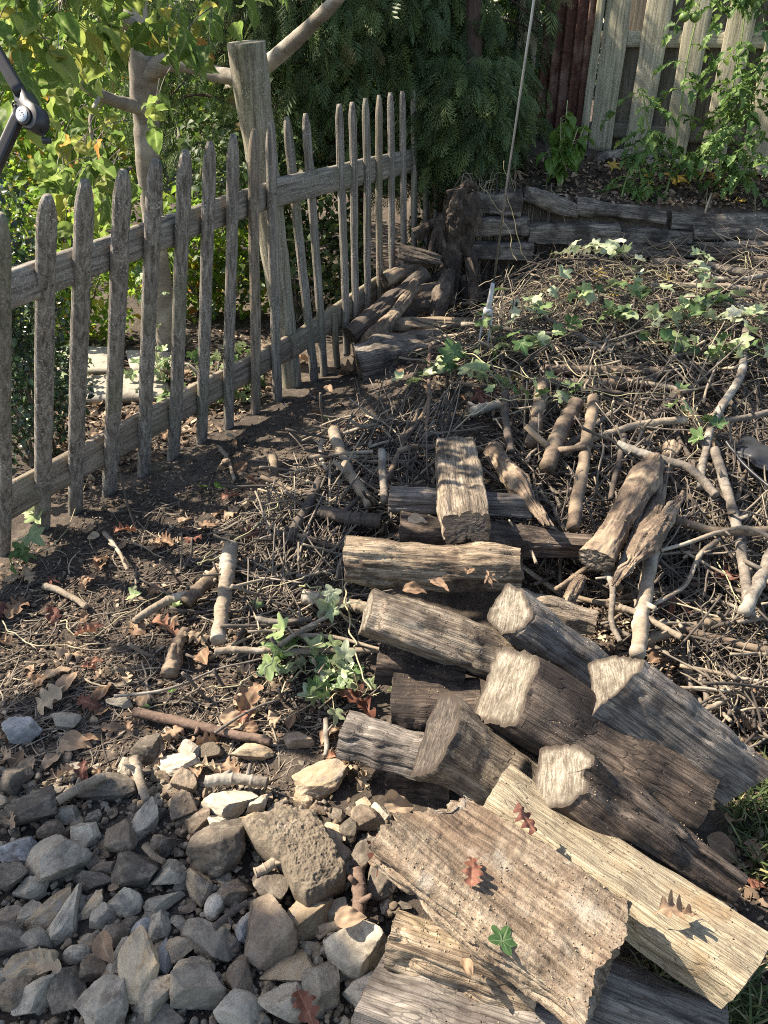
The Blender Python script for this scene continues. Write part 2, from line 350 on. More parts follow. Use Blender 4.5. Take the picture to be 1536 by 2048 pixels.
M['stump'] = m_bark('stump_wood', (0.016, 0.013, 0.011), (0.08, 0.063, 0.051), (0.15, 0.12, 0.095), sc=1.3, stretch=(40, 40, 12))
M['bark_pale'] = m_bark('pale_smooth_bark', (0.13, 0.105, 0.078), (0.31, 0.255, 0.19), (0.37, 0.33, 0.27))
M['bark_red'] = m_bark('reddish_bark', (0.07, 0.045, 0.035), (0.20, 0.14, 0.105))
M['rough'] = m_bark('flaking_bark', (0.035, 0.026, 0.021), (0.20, 0.15, 0.108), (0.30, 0.235, 0.165), sc=1.4, stretch=(14, 40, 40))
M['treebark'] = m_bark('tree_bark', (0.11, 0.095, 0.077), (0.27, 0.24, 0.195), (0.36, 0.335, 0.28), sc=0.5)
M['cedarbark'] = m_bark('cedar_bark', (0.025, 0.017, 0.014), (0.10, 0.065, 0.052), sc=2.0, stretch=(40, 40, 4))
M['soil'] = None
M['st_grey'] = m_stone('grey_stone', (0.18, 0.168, 0.15), (0.38, 0.36, 0.325))
M['st_light'] = m_stone('pale_grey_stone', (0.25, 0.235, 0.205), (0.47, 0.45, 0.405), (0.2, 0.18, 0.155))
M['st_grey_small'] = m_stone('fine_grey_gravel', (0.13, 0.12, 0.11), (0.31, 0.29, 0.265), us=1.0)
M['st_brown_small'] = m_stone('fine_brown_gravel', (0.07, 0.056, 0.045), (0.20, 0.165, 0.135), us=1.0)
M['st_tan_small'] = m_stone('fine_tan_gravel', (0.17, 0.14, 0.105), (0.34, 0.29, 0.225), us=1.0)
M['st_white'] = m_stone('white_stone', (0.30, 0.29, 0.27), (0.50, 0.485, 0.45))
M['st_brown'] = m_stone('brown_stone', (0.105, 0.084, 0.068), (0.235, 0.195, 0.16))
M['st_dark'] = m_stone('dark_stone', (0.06, 0.054, 0.05), (0.145, 0.132, 0.12))
M['st_tan'] = m_stone('tan_stone', (0.23, 0.185, 0.13), (0.42, 0.35, 0.26), (0.26, 0.235, 0.20))
M['st_orange'] = m_stone('orange_tinted_stone', (0.33, 0.27, 0.19), (0.50, 0.43, 0.33), (0.47, 0.30, 0.15))
M['st_blue'] = m_stone('bluish_stone', (0.15, 0.165, 0.19), (0.32, 0.345, 0.38), (0.42, 0.42, 0.41))
M['st_sand'] = m_stone('sandy_crusted_stone', (0.085, 0.074, 0.062), (0.20, 0.176, 0.146), sp=(0.12, 0.09, 0.06), bump=1.0, us=1.0)
def m_soil():
    m = NT('soil'); tc = m.n('ShaderNodeTexCoord'); v = tc.outputs['Object']
    n1 = m.noise(v, 2.2, 6, 0.6, 0.5); n2 = m.noise(v, 30, 10, 0.75); n3 = m.noise(v, 160, 5, 0.7)
    c = m.ramp(m.math('ADD', m.math('MULTIPLY', n1, 0.45), m.math('MULTIPLY', n2, 0.55)), [(0.38, (0.026, 0.021, 0.018)), (0.53, (0.078, 0.063, 0.05)), (0.66, (0.21, 0.172, 0.135))])
    c = m.mix(m.ramp(n3, [(0.6, 0.0), (0.7, 0.8)]), c, (0.27, 0.22, 0.165))
    c = m.mix(m.ramp(n3, [(0.3, 0.8), (0.4, 0.0)]), c, (0.02, 0.016, 0.013))
    h = m.math('ADD', m.math('MULTIPLY', n2, 0.7), m.math('MULTIPLY', n3, 0.4))
    return m.done(m.bsdf(c, 0.95, m.bump(h, 1.0, 0.012)))
M['soil'] = m_soil()
# the fence's weathered wood: pale grain, pepper-and-salt lichen, green edge tint
def m_picket(name, a, b, c3, lich):
    m = NT(name); v, g = m.objvec((70, 70, 3.5))
    n1 = m.noise(g, 1.0, 8, 0.7, 0.4); n2 = m.noise(v, 130, 4, 0.75); n3 = m.noise(v, 7, 5, 0.65)
    c = m.ramp(n1, [(0.36, a), (0.5, b), (0.66, c3)])
    c = m.mix(m.math('MULTIPLY', m.ramp(n2, [(0.53, 0.0), (0.62, 1.0)]), m.ramp(n3, [(0.38, 0.15), (0.62, 0.95)])), c, lich)
    c = m.mix(m.ramp(m.noise(v, 3.1, 4, 0.6), [(0.5, 0.0), (0.7, 0.5)]), c, (0.12, 0.13, 0.07))
    h = m.math('ADD', n1, m.math('MULTIPLY', n2, 0.3))
    return m.done(m.bsdf(c, 0.88, m.bump(h, 0.8, 0.004)))
M['picket'] = m_picket('weathered_picket_wood', (0.062, 0.054, 0.046), (0.165, 0.146, 0.124), (0.31, 0.282, 0.242), (0.44, 0.425, 0.385))
M['picket_raw'] = m_picket('bare_tan_picket_wood', (0.075, 0.058, 0.044), (0.175, 0.143, 0.108), (0.30, 0.25, 0.195), (0.38, 0.35, 0.31))
M['post'] = m_picket('fence_post_wood', (0.095, 0.086, 0.064), (0.20, 0.184, 0.142), (0.33, 0.305, 0.24), (0.45, 0.43, 0.36))
M['board'] = m_picket('privacy_fence_wood', (0.17, 0.155, 0.11), (0.34, 0.315, 0.225), (0.52, 0.485, 0.36), (0.55, 0.52, 0.40))
M['board_shaded'] = m_picket('shaded_fence_wood', (0.07, 0.062, 0.05), (0.13, 0.115, 0.09), (0.21, 0.185, 0.15), (0.2, 0.18, 0.15))  # back boards and low rail: shade behind the front layer put into the colour
M['rust'] = m_bark('rusty_sheet', (0.07, 0.032, 0.026), (0.16, 0.078, 0.058), (0.24, 0.16, 0.13))
G1 = [(0.0, (0.035, 0.075, 0.02)), (0.5, (0.07, 0.13, 0.03)), (1.0, (0.12, 0.19, 0.045))]
M['dogwood'] = m_leaf('broad_tree_leaf', [(0.0, (0.11, 0.20, 0.05)), (0.5, (0.19, 0.29, 0.075)), (0.86, (0.29, 0.36, 0.09)), (0.975, (0.42, 0.38, 0.09)), (1.0, (0.5, 0.24, 0.07))], 0.6, 0.55, vein=(0.42, 0.48, 0.22), spec=0.25)
M['lime'] = m_leaf('lime_leaf', [(0.0, (0.14, 0.27, 0.045)), (0.65, (0.27, 0.42, 0.06)), (0.92, (0.42, 0.46, 0.08)), (1.0, (0.55, 0.22, 0.05))], 0.6, 0.5)
M['lime_mid'] = m_leaf('green_shrub_leaf', [(0.0, (0.07, 0.15, 0.025)), (0.7, (0.14, 0.25, 0.035)), (1.0, (0.28, 0.36, 0.06))], 0.4, 0.5)
M['box'] = m_leaf('dark_glossy_leaf', [(0.0, (0.018, 0.04, 0.018)), (0.7, (0.035, 0.075, 0.028)), (1.0, (0.07, 0.13, 0.04))], 0.15, 0.3, spec=0.6)
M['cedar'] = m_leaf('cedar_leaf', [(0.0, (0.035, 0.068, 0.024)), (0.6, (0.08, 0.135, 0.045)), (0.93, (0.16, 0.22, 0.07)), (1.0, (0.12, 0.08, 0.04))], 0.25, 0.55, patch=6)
M['cedar_brown'] = m_leaf('dead_cedar_leaf', [(0.0, (0.08, 0.045, 0.02)), (1.0, (0.16, 0.09, 0.04))], 0.1, 0.8)
M['ivy'] = m_leaf('ivy_leaf', [(0.0, (0.04, 0.10, 0.03)), (0.4, (0.12, 0.2, 0.07)), (0.6, (0.24, 0.33, 0.14)), (1.0, (0.42, 0.48, 0.29))], 0.25, 0.45, vein=(0.30, 0.38, 0.2))
M['ivy_pale'] = m_leaf('wilted_ivy_leaf', [(0.0, (0.24, 0.33, 0.17)), (0.5, (0.40, 0.46, 0.29)), (1.0, (0.55, 0.58, 0.44))], 0.25, 0.5, vein=(0.5, 0.56, 0.4))
M['tomato'] = m_leaf('tomato_leaf', [(0.0, (0.05, 0.12, 0.03)), (0.6, (0.12, 0.23, 0.06)), (1.0, (0.24, 0.36, 0.10))], 0.4, 0.55, vein=(0.2, 0.3, 0.1))
M['basil'] = m_leaf('pepper_leaf', [(0.0, (0.07, 0.16, 0.03)), (1.0, (0.16, 0.29, 0.06))], 0.4, 0.35, vein=(0.25, 0.36, 0.12))
M['brown_leaf'] = m_leaf('dry_brown_leaf', [(0.0, (0.17, 0.10, 0.06)), (0.4, (0.30, 0.19, 0.12)), (0.8, (0.42, 0.31, 0.21)), (1.0, (0.5, 0.40, 0.28))], 0.2, 0.75, vein=(0.42, 0.32, 0.2), spots=(0.12, 0.07, 0.045))
M['red_leaf'] = m_leaf('red_leaf', [(0.0, (0.12, 0.045, 0.036)), (0.6, (0.21, 0.085, 0.055)), (1.0, (0.31, 0.16, 0.10))], 0.2, 0.7, vein=(0.40, 0.22, 0.14), spots=(0.12, 0.04, 0.03))
M['yellow_leaf'] = m_leaf('yellow_leaf', [(0.0, (0.55, 0.38, 0.05)), (1.0, (0.65, 0.50, 0.12))], 0.3, 0.6, vein=(0.6, 0.5, 0.2), spots=(0.3, 0.16, 0.04))
M['litter'] = m_leaf('leaf_crumbs', [(0.0, (0.05, 0.035, 0.025)), (0.5, (0.16, 0.11, 0.075)), (0.85, (0.32, 0.24, 0.17)), (1.0, (0.45, 0.37, 0.27))], 0.0, 0.9)
M['crumb'] = m_leaf('soil_crumbs', [(0.0, (0.04, 0.03, 0.023)), (0.6, (0.10, 0.078, 0.058)), (1.0, (0.22, 0.175, 0.125))], 0.0, 0.95)
M['crumb_pale'] = m_leaf('wood_crumbs', [(0.0, (0.16, 0.11, 0.07)), (0.6, (0.32, 0.25, 0.17)), (1.0, (0.48, 0.39, 0.26))], 0.0, 0.95)
M['twig'] = m_leaf('twig_bark', [(0.0, (0.05, 0.042, 0.036)), (0.5, (0.135, 0.112, 0.09)), (0.85, (0.26, 0.22, 0.17)), (1.0, (0.42, 0.35, 0.24))], 0.0, 0.8, patch=40)
M['vine'] = m_leaf('vine_stem', [(0.0, (0.34, 0.28, 0.17)), (0.7, (0.48, 0.42, 0.26)), (1.0, (0.38, 0.42, 0.18))], 0.0, 0.6, patch=60)
M['stem'] = m_plain('green_stem', (0.16, 0.24, 0.07), 0.5)
M['stem_pale'] = m_plain('pale_stem', (0.34, 0.38, 0.2), 0.5)
M['fruit'] = m_plain('unripe_fruit', (0.13, 0.21, 0.055), 0.25, spec=0.6, var=0.3, bump=0.0)
M['black'] = m_plain('black_plastic', (0.028, 0.03, 0.034), 0.42, var=0.2)
M['blackmetal'] = m_plain('black_metal', (0.016, 0.017, 0.02), 0.35)
M['badge'] = m_plain('silver_badge', (0.45, 0.52, 0.58), 0.3)
M['badge_ink'] = m_plain('badge_ink', (0.06, 0.075, 0.1), 0.5)
M['rod'] = m_plain('thin_metal_rod', (0.24, 0.25, 0.27), 0.28, metal=0.9, bump=0.0)
M['white'] = m_plain('white_plastic', (0.42, 0.43, 0.45), 0.45)
M['flag'] = m_stone('grey_flagstone', (0.26, 0.27, 0.27), (0.42, 0.43, 0.42), us=1.0)
M['grass'] = m_leaf('grass_blade', [(0.0, (0.05, 0.085, 0.03)), (0.6, (0.10, 0.15, 0.05)), (1.0, (0.38, 0.34, 0.17))], 0.3, 0.6)
M['lichen'] = m_plain('pale_mould', (0.52, 0.52, 0.42), 0.95, var=0.3, sc=150, bump=0.8)
# ------------------------------------------------------------------ ground: one sheet to the horizon
def axis(lo, hi, step, far, gr=1.35):
    a = list(np.arange(lo, hi, step)); s = step
    x = a[-1]; 
    while x < far: s *= gr; x += s; a.append(x)
    s = step; x = a[0]; b = []
    while x > -far: s *= gr; x -= s; b.append(x)
    return np.array(b[::-1] + a)
gx = axis(-2.3, 2.7, 0.0125, 90); gy = axis(0.35, 5.6, 0.0125, 90)
XX, YY = np.meshgrid(gx, gy); ZZ = G(XX, YY)
near = sstep(-3.0, -2.0, XX) * (1 - sstep(2.6, 3.4, XX)) * (1 - sstep(5.6, 7, YY))
dx = fbm(XX * 9, YY * 9, 0.3, 3) * 0.012 + fbm(XX * 34, YY * 34, 2.3, 3, 0.65) * 0.010 * (0.4 + 0.6 * sstep(-0.2, 0.3, fbm(XX * 3, YY * 3, 5.5, 2)))
ZZ = ZZ + dx * near - 0.004 + 0.008 * sstep(1.5, 1.3, YY) * sstep(.1, -.1, XX) + 0.05 * fbm(XX * 0.5, YY * 0.5, 1.1, 2) * (1 - near)
nx_, ny_ = len(gx), len(gy)
ii, jj = np.meshgrid(np.arange(nx_ - 1), np.arange(ny_ - 1)); b0 = (jj * nx_ + ii).ravel()
link('ground', mesh_np('ground', np.stack([XX, YY, ZZ], -1).reshape(-1, 3), [np.stack([b0, b0 + 1, b0 + nx_ + 1, b0 + nx_], 1)], M['soil']), kind='structure')
# ------------------------------------------------------------------ stones
def ico(sub):
    import bmesh
    bm = bmesh.new(); bmesh.ops.create_icosphere(bm, subdivisions=sub, radius=1.0)
    bm.verts.ensure_lookup_table(); V = np.array([v.co[:] for v in bm.verts]); T = np.array([[v.index for v in f.verts] for f in bm.faces]); bm.free()
    return V, T
IV, IT = ico(5); IVs, ITs = ico(1)
def stone_mesh(seed, cuts=11, flat=0.0, rough=1.0, rounded=0.0):
    r = np.random.default_rng(seed); V = IV.copy()
    for k in range(cuts):
        n = r.normal(size=3); n /= np.linalg.norm(n); d = r.uniform(0.40, 0.80) + rounded * 0.25
        h = V @ n; over = h > d; V[over] -= np.outer((h[over] - d) * 0.97, n)
    if flat:
        for sg in (1, -1):
            n = np.array([r.uniform(-.12, .12), r.uniform(-.12, .12), sg]); n /= np.linalg.norm(n); h = V @ n; over = h > flat; V[over] -= np.outer((h[over] - flat) * 0.97, n)
    N = V / np.linalg.norm(V, axis=1)[:, None]
    V = V + N * (fbm(V[:, 0] * 2 + seed, V[:, 1] * 2, V[:, 2] * 2, 3) * 0.07 + fbm(V[:, 0] * 8 + seed, V[:, 1] * 8, V[:, 2] * 8, 4, 0.65) * 0.050 * rough + fbm(V[:, 0] * 26 + seed, V[:, 1] * 26, V[:, 2] * 26, 3, 0.65) * 0.016 * rough)[:, None]
    lo, hi = V.min(0), V.max(0); V = (V - (lo + hi) / 2) / ((hi - lo) / 2)
    return V
SM = []
for k in range(26):
    V = stone_mesh(100 + k, cuts=10 + k % 8, flat=0.55 if k % 3 == 0 else 0.0)
    SM.append(mesh_np('stone', V, [IT], M['st_grey']))
SR = [mesh_np('stone', stone_mesh(300 + k, cuts=5, rounded=1.0, rough=0.4), [IT], M['st_grey']) for k in range(4)]
COLN = {'grey': 'grey', 'light': 'pale grey', 'white': 'white', 'brown': 'brown', 'dark': 'dark', 'tan': 'tan', 'orange': 'orange-tinted', 'blue': 'bluish', 'sand': 'sandy'}
# px, py, w, h, rotation (clockwise, of the w axis), colour, thickness factor, mesh, label
ST = [
 (440,1711,108,95,-8,'dark',.8,1,'dark brown boulder-like stone just left of the big sandy slab'),
 (108,1731,118,92,-48,'grey',.35,0,'large flat grey stone at the left of the heap, tilted'),
 (137,1831,115,58,-72,'light',.5,3,'tall pale grey stone standing on edge near the left side'),
 (243,1681,70,58,80,'brown',.7,4,'brown squarish stone above the dark oval one'),
 (100,1658,52,45,60,'brown',.8,5,'small brown wedge stone by the top of the flat grey slab'),
 (167,1672,60,52,20,'light',.6,6,'pale grey rounded-corner stone left of the brown squarish stone'),
 (272,1748,88,66,0,'dark',.8,7,'dark oval stone with root hairs on it'),
 (340,1756,66,56,-40,'light',.8,8,'egg-like pale stone right of the dark oval stone'),
 (400,1769,76,46,52,'tan',.7,9,'tan elongated stone leaning under the dark brown boulder-like stone'),
 (428,1811,54,34,-78,'white',.8,'r0','small smooth white pebble in the middle of the heap'),
 (290,1644,96,46,-75,'light',.5,10,'pale greenish narrow stone standing up near the top of the heap'),
 (457,1612,106,66,15,'white',.6,11,'white-crusted angular stone at the top of the heap'),
 (210,1580,126,52,8,'dark',.6,12,'dark triangular stone with a dusty top'),
 (370,1562,52,50,0,'brown',.8,13,'brown rounded block above the other brown block'),
 (367,1614,62,52,70,'brown',.8,14,'brown block below the rounded brown block'),
 (645,1562,112,56,-24,'tan',.45,15,'pale tan flat stone lying in full sun near the small log'),
 (545,1871,128,100,-83,'brown',.5,16,'big brown smooth-sided stone lying on the flat tile'),
 (575,1934,112,78,-8,'orange',.16,0,'flat tan tile under the big brown stone'),
 (710,1896,112,104,30,'light',.5,18,'large pale angular stone beside the log pile'),
 (402,1977,112,88,10,'grey',.6,19,'large grey six-sided stone at the bottom of the heap'),
 (285,1941,130,76,-88,'orange',.7,20,'tall stone with an orange stained side'),
 (418,1878,120,62,32,'grey',.5,21,'long grey stone slanting down to the right'),
 (483,1948,84,56,-85,'brown',.6,22,'dark brown block right of the slanting grey stone'),
 (485,2023,98,64,20,'white',.7,'r1','smooth white stone at the bottom edge'),
 (145,1972,118,66,80,'dark',.5,24,'dark slate-coloured stone with fine roots'),
 (75,1996,92,54,-30,'light',.5,25,'pale stone block at the lower left'),
 (155,1908,54,34,-5,'light',.8,'r2','small pale rounded stone left of the orange stained one'),
 (318,1848,72,44,85,'light',.7,2,'pale upright stone in the centre of the heap'),
 (328,1804,78,36,-15,'light',.6,3,'pale narrow stone lying above the upright one'),
 (250,1807,68,50,25,'light',.4,12,'pale triangular stone chip'),
 (188,1811,62,30,-60,'orange',.5,5,'yellowish striped stone sliver'),
 (205,1836,52,46,-30,'grey',.7,6,'small grey block under the yellowish sliver'),
 (100,1821,98,44,-58,'tan',.6,7,'long tan-grey stone slanting up to the right'),
 (38,1701,84,56,-5,'blue',.4,9,'bluish grey flat stone at the left edge'),
 (185,1763,84,34,5,'dark',.6,10,'dark low stone between the slab and the oval stone'),
 (220,1731,66,30,-12,'brown',.7,11,'brown low stone above the dark low stone'),
 (225,1876,76,42,-15,'brown',.6,12,'brown-grey stone in the left centre'),
 (355,1896,58,46,-50,'tan',.7,13,'small tan stone right of the orange stained one'),
 (243,1925,94,52,-75,'light',.5,14,'pale greenish flat stone behind the orange stained one'),
 (220,2018,96,84,-50,'grey',.6,15,'grey stone at the bottom left corner of the heap'),
 (315,2001,98,74,-20,'grey',.6,16,'grey-brown stone below the orange stained one'),
 (322,2034,92,46,-20,'dark',.6,17,'dark stone at the very bottom edge'),
 (193,1996,100,38,-58,'tan',.5,18,'narrow tan stone standing on its edge'),
 (193,1941,62,54,10,'brown',.6,19,'brownish stone beneath the small pale rounded one'),
 (538,1786,76,62,70,'dark',.7,20,'dark stone under the lower corner of the sandy slab'),
 (468,1782,70,44,-20,'brown',.6,21,'brown stone below the dark boulder-like stone'),
 (492,1851,70,34,-80,'blue',.6,22,'narrow bluish stone left of the big brown one'),
 (330,1911,82,40,80,'blue',.6,23,'bluish stone behind the orange stained one'),
 (283,1856,48,30,-70,'blue',.7,'r3','small light bluish stone'),
 (645,1968,98,70,75,'grey',.6,0,'mottled grey stone right of the flat tile'),
 (728,1986,80,60,-20,'light',.6,4,'pale broken stone next to the lowest log'),
 (570,2008,104,72,-5,'grey',.5,8,'dark grey stone below the flat tile'),
 (675,1826,60,46,-45,'tan',.5,10,'pale chip beside the dark leaf'),
 (725,1711,74,50,-70,'dark',.6,13,'dark stone between the sandy slab and the rotten log'),
 (766,1756,92,60,-80,'dark',.7,16,'very dark stone against the end of the rotten log'),
 (30,1881,84,58,5,'dark',.6,19,'dark stone at the left edge above the tan one'),
 (75,1886,62,50,10,'grey',.7,22,'grey-brown stone near the left edge'),
 (60,1941,112,60,-5,'tan',.5,25,'broad tan stone at the left edge'),
 (30,1560,62,62,40,'dark',.7,2,'dark slate block at the left edge of the heap top'),
 (40,1462,76,50,10,'blue',.5,6,'slate stone half buried in the soil at the left edge'),
 (382,1501,58,40,60,'light',.6,9,'pale slab chip on the soil above the heap'),
 (505,1505,82,30,2,'tan',.6,12,'low tan stone at the end of the reddish stick'),
 (357,1530,88,40,4,'light',.4,15,'flat pale stone at the top edge of the heap'),
 (295,1500,62,46,0,'dark',.8,18,'dark rounded stone on the soil above the heap'),
 (615,1830,110,74,-35,'tan',.3,21,'flat tan stone lying below the sandy slab'),
 (515,1652,52,70,80,'tan',.5,3,'tan stone at the left corner of the sandy slab'),
 (513,1610,44,40,0,'grey',.7,24,'small grey stone touching the white-crusted one'),
 (435,1650,50,44,20,'light',.7,8,'pale mottled stone under the white-crusted one'),
 (395,1640,60,40,-30,'brown',.7,7,'brown stone right of the greenish narrow stone'),
 (330,1690,56,50,10,'dark',.7,11,'dark stone below the greenish narrow stone'),
 (60,1630,120,70,-20,'dark',.6,14,'broad dark stone under the dusty rubble at left'),
 (135,1630,50,36,-10,'grey',.6,17,'grey stone under the dark triangular one'),
 (15,1760,60,80,80,'dark',.6,20,'dark stone cut by the left edge beside the flat grey slab'),
 (60,1775,76,48,-10,'grey',.6,23,'grey stone under the flat grey slab'),
 (30,1985,60,60,0,'brown',.6,1,'brown stone in the bottom left corner'),
 (695,1665,60,40,-30,'dark',.6,5,'dark stone above the sandy slab near the log'),
 (735,1640,70,50,10,'brown',.6,22,'brown stone under dry leaves near the small log'),
 (600,1480,60,34,10,'brown',.5,19,'low brown stone near the curled ivy'),
 (420,1500,50,38,-10,'sand',.6,13,'small soil-crusted stone above the heap'),
 (240,1400,52,26,-8,'light',.5,2,'small light stone in the bare soil'),
 (130,1440,60,30,5,'grey',.5,4,'flat grey stone half buried left of the dry oak leaf'),
]
SG = 'stones of the loose stone heap'
occ = []
def put_stone(me, p, w, h, t, rot, mat, tilt=None, label=None, group=SG, cat='stone'):
    o = bpy.data.objects.new('stone', me); COL.objects.link(o)
    o.material_slots[0].link = 'OBJECT'; o.material_slots[0].material = M['st_' + mat]
    o.location = p; o.scale = (w / 2, h / 2, t / 2)
    tx, ty = tilt if tilt else (random.uniform(-.35, .35), random.uniform(-.3, .3))
    o.rotation_euler = (tx, ty, rot); tag(o, label, cat, group)
    return o
for (px, py, w, h, rot, col, th, mi, lab) in ST:
    me = SR[int(mi[1])] if isinstance(mi, str) else SM[mi % len(SM)]
    p = ong(px, py, 0.022); d = depth_of(p)
    W, H = w / F * d * 1.07, h / F * d * 1.14
    T = min(W, H) * (0.55 + 0.5 * th)
    if th < .3: T = min(W, H) * th * 1.2
    o = put_stone(me, p, W, H, T, R(-rot), col, label=lab)
    o.location.z = float(G(p.x, p.y)) + max(0.02, T * 0.38)
    occ.append((p.x, p.y, 0.38 * (W + H) / 2))
# the big sandy slab: an outline of its own
def poly_slab(name, pts, thick, top_z, mat, label, cat, group=None, seed=1, rough=0.006, n=96, nr_=22):
    P = [atz(x, y, top_z) for x, y in pts]; c = sum(P, Vector()) / len(P)
    L = [(P[(i + 1) % len(P)] - P[i]).length for i in range(len(P))]; tot = sum(L); ring = []
    for k in range(n):
        s = k / n * tot; i = 0
        while s > L[i]: s -= L[i]; i += 1
        ring.append(P[i].lerp(P[(i + 1) % len(P)], s / L[i]) - c)
    ring = np.array([tuple(p) for p in ring]); ring = (np.roll(ring, 1, 0) + ring * 2 + np.roll(ring, -1, 0)) / 4
    V = []; prof = [(0.0, 0.02)] + [(f, 0.02 * (1 - f ** 4)) for f in np.linspace(0.06, 0.94, nr_)] + [(0.985, -0.006), (1.0, -0.02), (1.0, -thick * .5), (0.97, -thick * .85), (0.86, -thick)]
    for f, z in prof: r = ring * f; r[:, 2] = z; V.append(r)
    V = np.concatenate(V); m = len(prof)
    d = fbm(V[:, 0] * 25 + seed, V[:, 1] * 25, V[:, 2] * 25, 5, 0.7) * rough + fbm(V[:, 0] * 7 + seed, V[:, 1] * 7, V[:, 2] * 7, 2) * rough
    if nr_ > 50: pit = fbm(V[:, 0] * 90 + seed, V[:, 1] * 90, V[:, 2] * 90, 3, .6); d = d - np.clip(pit - .14, 0, 1) * .0035 + np.clip(fbm(V[:, 0] * 160, V[:, 1] * 160, V[:, 2] * 160, 2), 0, 1) * .003
    V[:, 2] += d; V[:, :2] *= 1 + d[:, None] * 4
    i = np.arange(m - 1)[:, None] * n; j = np.arange(n)[None]; j2 = (j + 1) % n
    q = np.stack([i + j, i + n + j, i + n + j2, i + j2], -1).reshape(-1, 4)
    me = mesh_np(name, V, [q, np.array([list(range((m - 1) * n, m * n))[::-1]])], mat); o = link(name, me, None, label, cat, group); o.location = c
    return o
slab = poly_slab('sandy_stone', [(482,1640),(530,1622),(590,1610),(632,1618),(650,1650),(692,1725),(690,1752),(640,1785),(612,1796),(585,1772),(560,1718),(510,1680)], 0.07, 0.085, M['st_sand'], 'big sandy soil-crusted stone slab lying on top of the stone heap', 'stone', SG, rough=0.014, n=260, nr_=90)
cc = atz(590, 1705, .08); occ.append((cc.x, cc.y, 0.06))
# filler stones, underneath and between
pc = [atz(x, y, 0) for x, y in [(-120,1555),(260,1540),(560,1590),(800,1620),(820,1780),(745,2120),(-160,2120)]]
def inpoly(x, y, P):
    c = False
    for i in range(len(P)):
        a, b = P[i], P[i - 1]
        if (a.y > y) != (b.y > y) and x < (b.x - a.x) * (y - a.y) / (b.y - a.y) + a.x: c = not c
    return c
xs = [p.x for p in pc]; ys = [p.y for p in pc]; n = 0; tries = 0; low = []
while n < 178 and tries < 30000:
    tries += 1; x = random.uniform(min(xs), max(xs)); y = random.uniform(min(ys), max(ys))
    if not inpoly(x, y, pc): continue
    r = random.choice([0.016, 0.019, 0.022, 0.026, 0.032])
    if any((x - a) ** 2 + (y - b) ** 2 < (0.5 * (r + c)) ** 2 for a, b, c in occ) or any((x - a) ** 2 + (y - b) ** 2 < (0.6 * (r + c)) ** 2 for a, b, c in low): continue
    col = random.choice(['grey', 'grey', 'dark', 'brown', 'brown', 'light', 'tan', 'dark', 'brown', 'grey', 'brown', 'tan'])
    put_stone(SM[random.randrange(len(SM))], (x, y, float(G(x, y)) + 0.004 + random.uniform(0, .008)), r * 2.2, r * random.uniform(1.3, 2.0), r * random.uniform(.9, 1.6), random.uniform(0, 6.28), col, label='small dirty %s stone filling a gap between the larger stones' % COLN[col], group=SG + ', small %s ones' % COLN[col])
    low.append((x, y, r)); n += 1
# gravel too small to count, packed in the gaps
GI, GT = ico(2); GTM = []
for k in range(5):
    r_ = np.random.default_rng(900 + k); V = GI.copy()
    for c in range(9):
        n_ = r_.normal(size=3); n_ /= np.linalg.norm(n_); d_ = r_.uniform(.5, .8); h_ = V @ n_; V[h_ > d_] -= np.outer(h_[h_ > d_] - d_, n_)
    GTM.append((V * np.array([1, .8, .6]), GT, np.ones(len(V))))
for mk, num in (('st_grey', 850), ('st_brown', 1000), ('st_tan', 300)):
    P = []
    while len(P) < num:
        x = random.uniform(min(xs), max(xs)); y = random.uniform(min(ys), max(ys))
        if inpoly(x, y, pc): P.append((x, y, float(G(x, y)) + random.uniform(.0, .02)))
    mb = MB(); P = np.array(P)
    for j in range(5): q = P[j::5]; k = len(q); instance(mb, GTM[j], mats4(q, rng.uniform(-1, 1, k), rng.uniform(-1, 1, k), rng.uniform(0, 6.28, k), rng.uniform(.004, .0145, k)))
    mb.link('gravel', M[mk + '_small'], None, {'st_grey': 'fine grey gravel', 'st_brown': 'fine brown gravel', 'st_tan': 'fine tan gravel'}[mk] + ' packed between the stones of the heap', 'gravel', kind='stuff', smooth=False)
# little stones on the soil above the heap
for k in range(34):
    p = ong(random.uniform(-20, 620), random.uniform(1440, 1600)); r = random.uniform(0.008, 0.02); col = random.choice(['grey', 'brown', 'dark', 'tan'])
    put_stone(SM[k % 26], (p.x, p.y, p.z + r * .3), r * 2.2, r * 1.7, r * 1.3, random.uniform(0, 6.28), col, label='small %s stone lying loose on the soil along the top edge of the heap' % COLN[col], group='small %s stones above the heap' % COLN[col])
# ------------------------------------------------------------------ firewood
PROF = {
 'half': [(-.5,.42),(.5,.5),(.5,.2),(.42,-.12),(.22,-.4),(0,-.5),(-.25,-.42),(-.44,-.15),(-.5,.15)],
 'dome': [(-.5,-.5),(.5,-.5),(.5,-.2),(.43,.15),(.25,.42),(0,.5),(-.25,.42),(-.43,.15),(-.5,-.2)],
 'wedge': [(-.5,-.5),(.5,-.42),(.42,-.1),(.1,.5),(-.12,.46),(-.42,-.2)],
 'block': [(-.5,-.46),(.5,-.5),(.46,.4),(.36,.5),(-.4,.46),(-.48,.3)],
 'slab': [(-.5,-.4),(.46,-.5),(.5,.1),(.45,.46),(-.42,.5),(-.5,.3)],
 'quarter': [(-.5,-.5),(.5,-.5),(.5,-.1),(.36,.22),(.1,.44),(-.2,.5),(-.5,.5)],
 'round': [(.5*math.cos(a), .5*math.sin(a)) for a in np.linspace(0, 2*math.pi, 15)[:-1]],
 'notch': [(-.5,-.5),(.45,-.45),(.5,.1),(.3,.46),(.08,.5),(0,.3),(-.12,.48),(-.3,.42),(-.5,0)],
 'rhomb': [(-.5,-.1),(-.1,-.5),(.5,-.15),(.42,.2),(-.05,.5),(-.42,.22)],
}
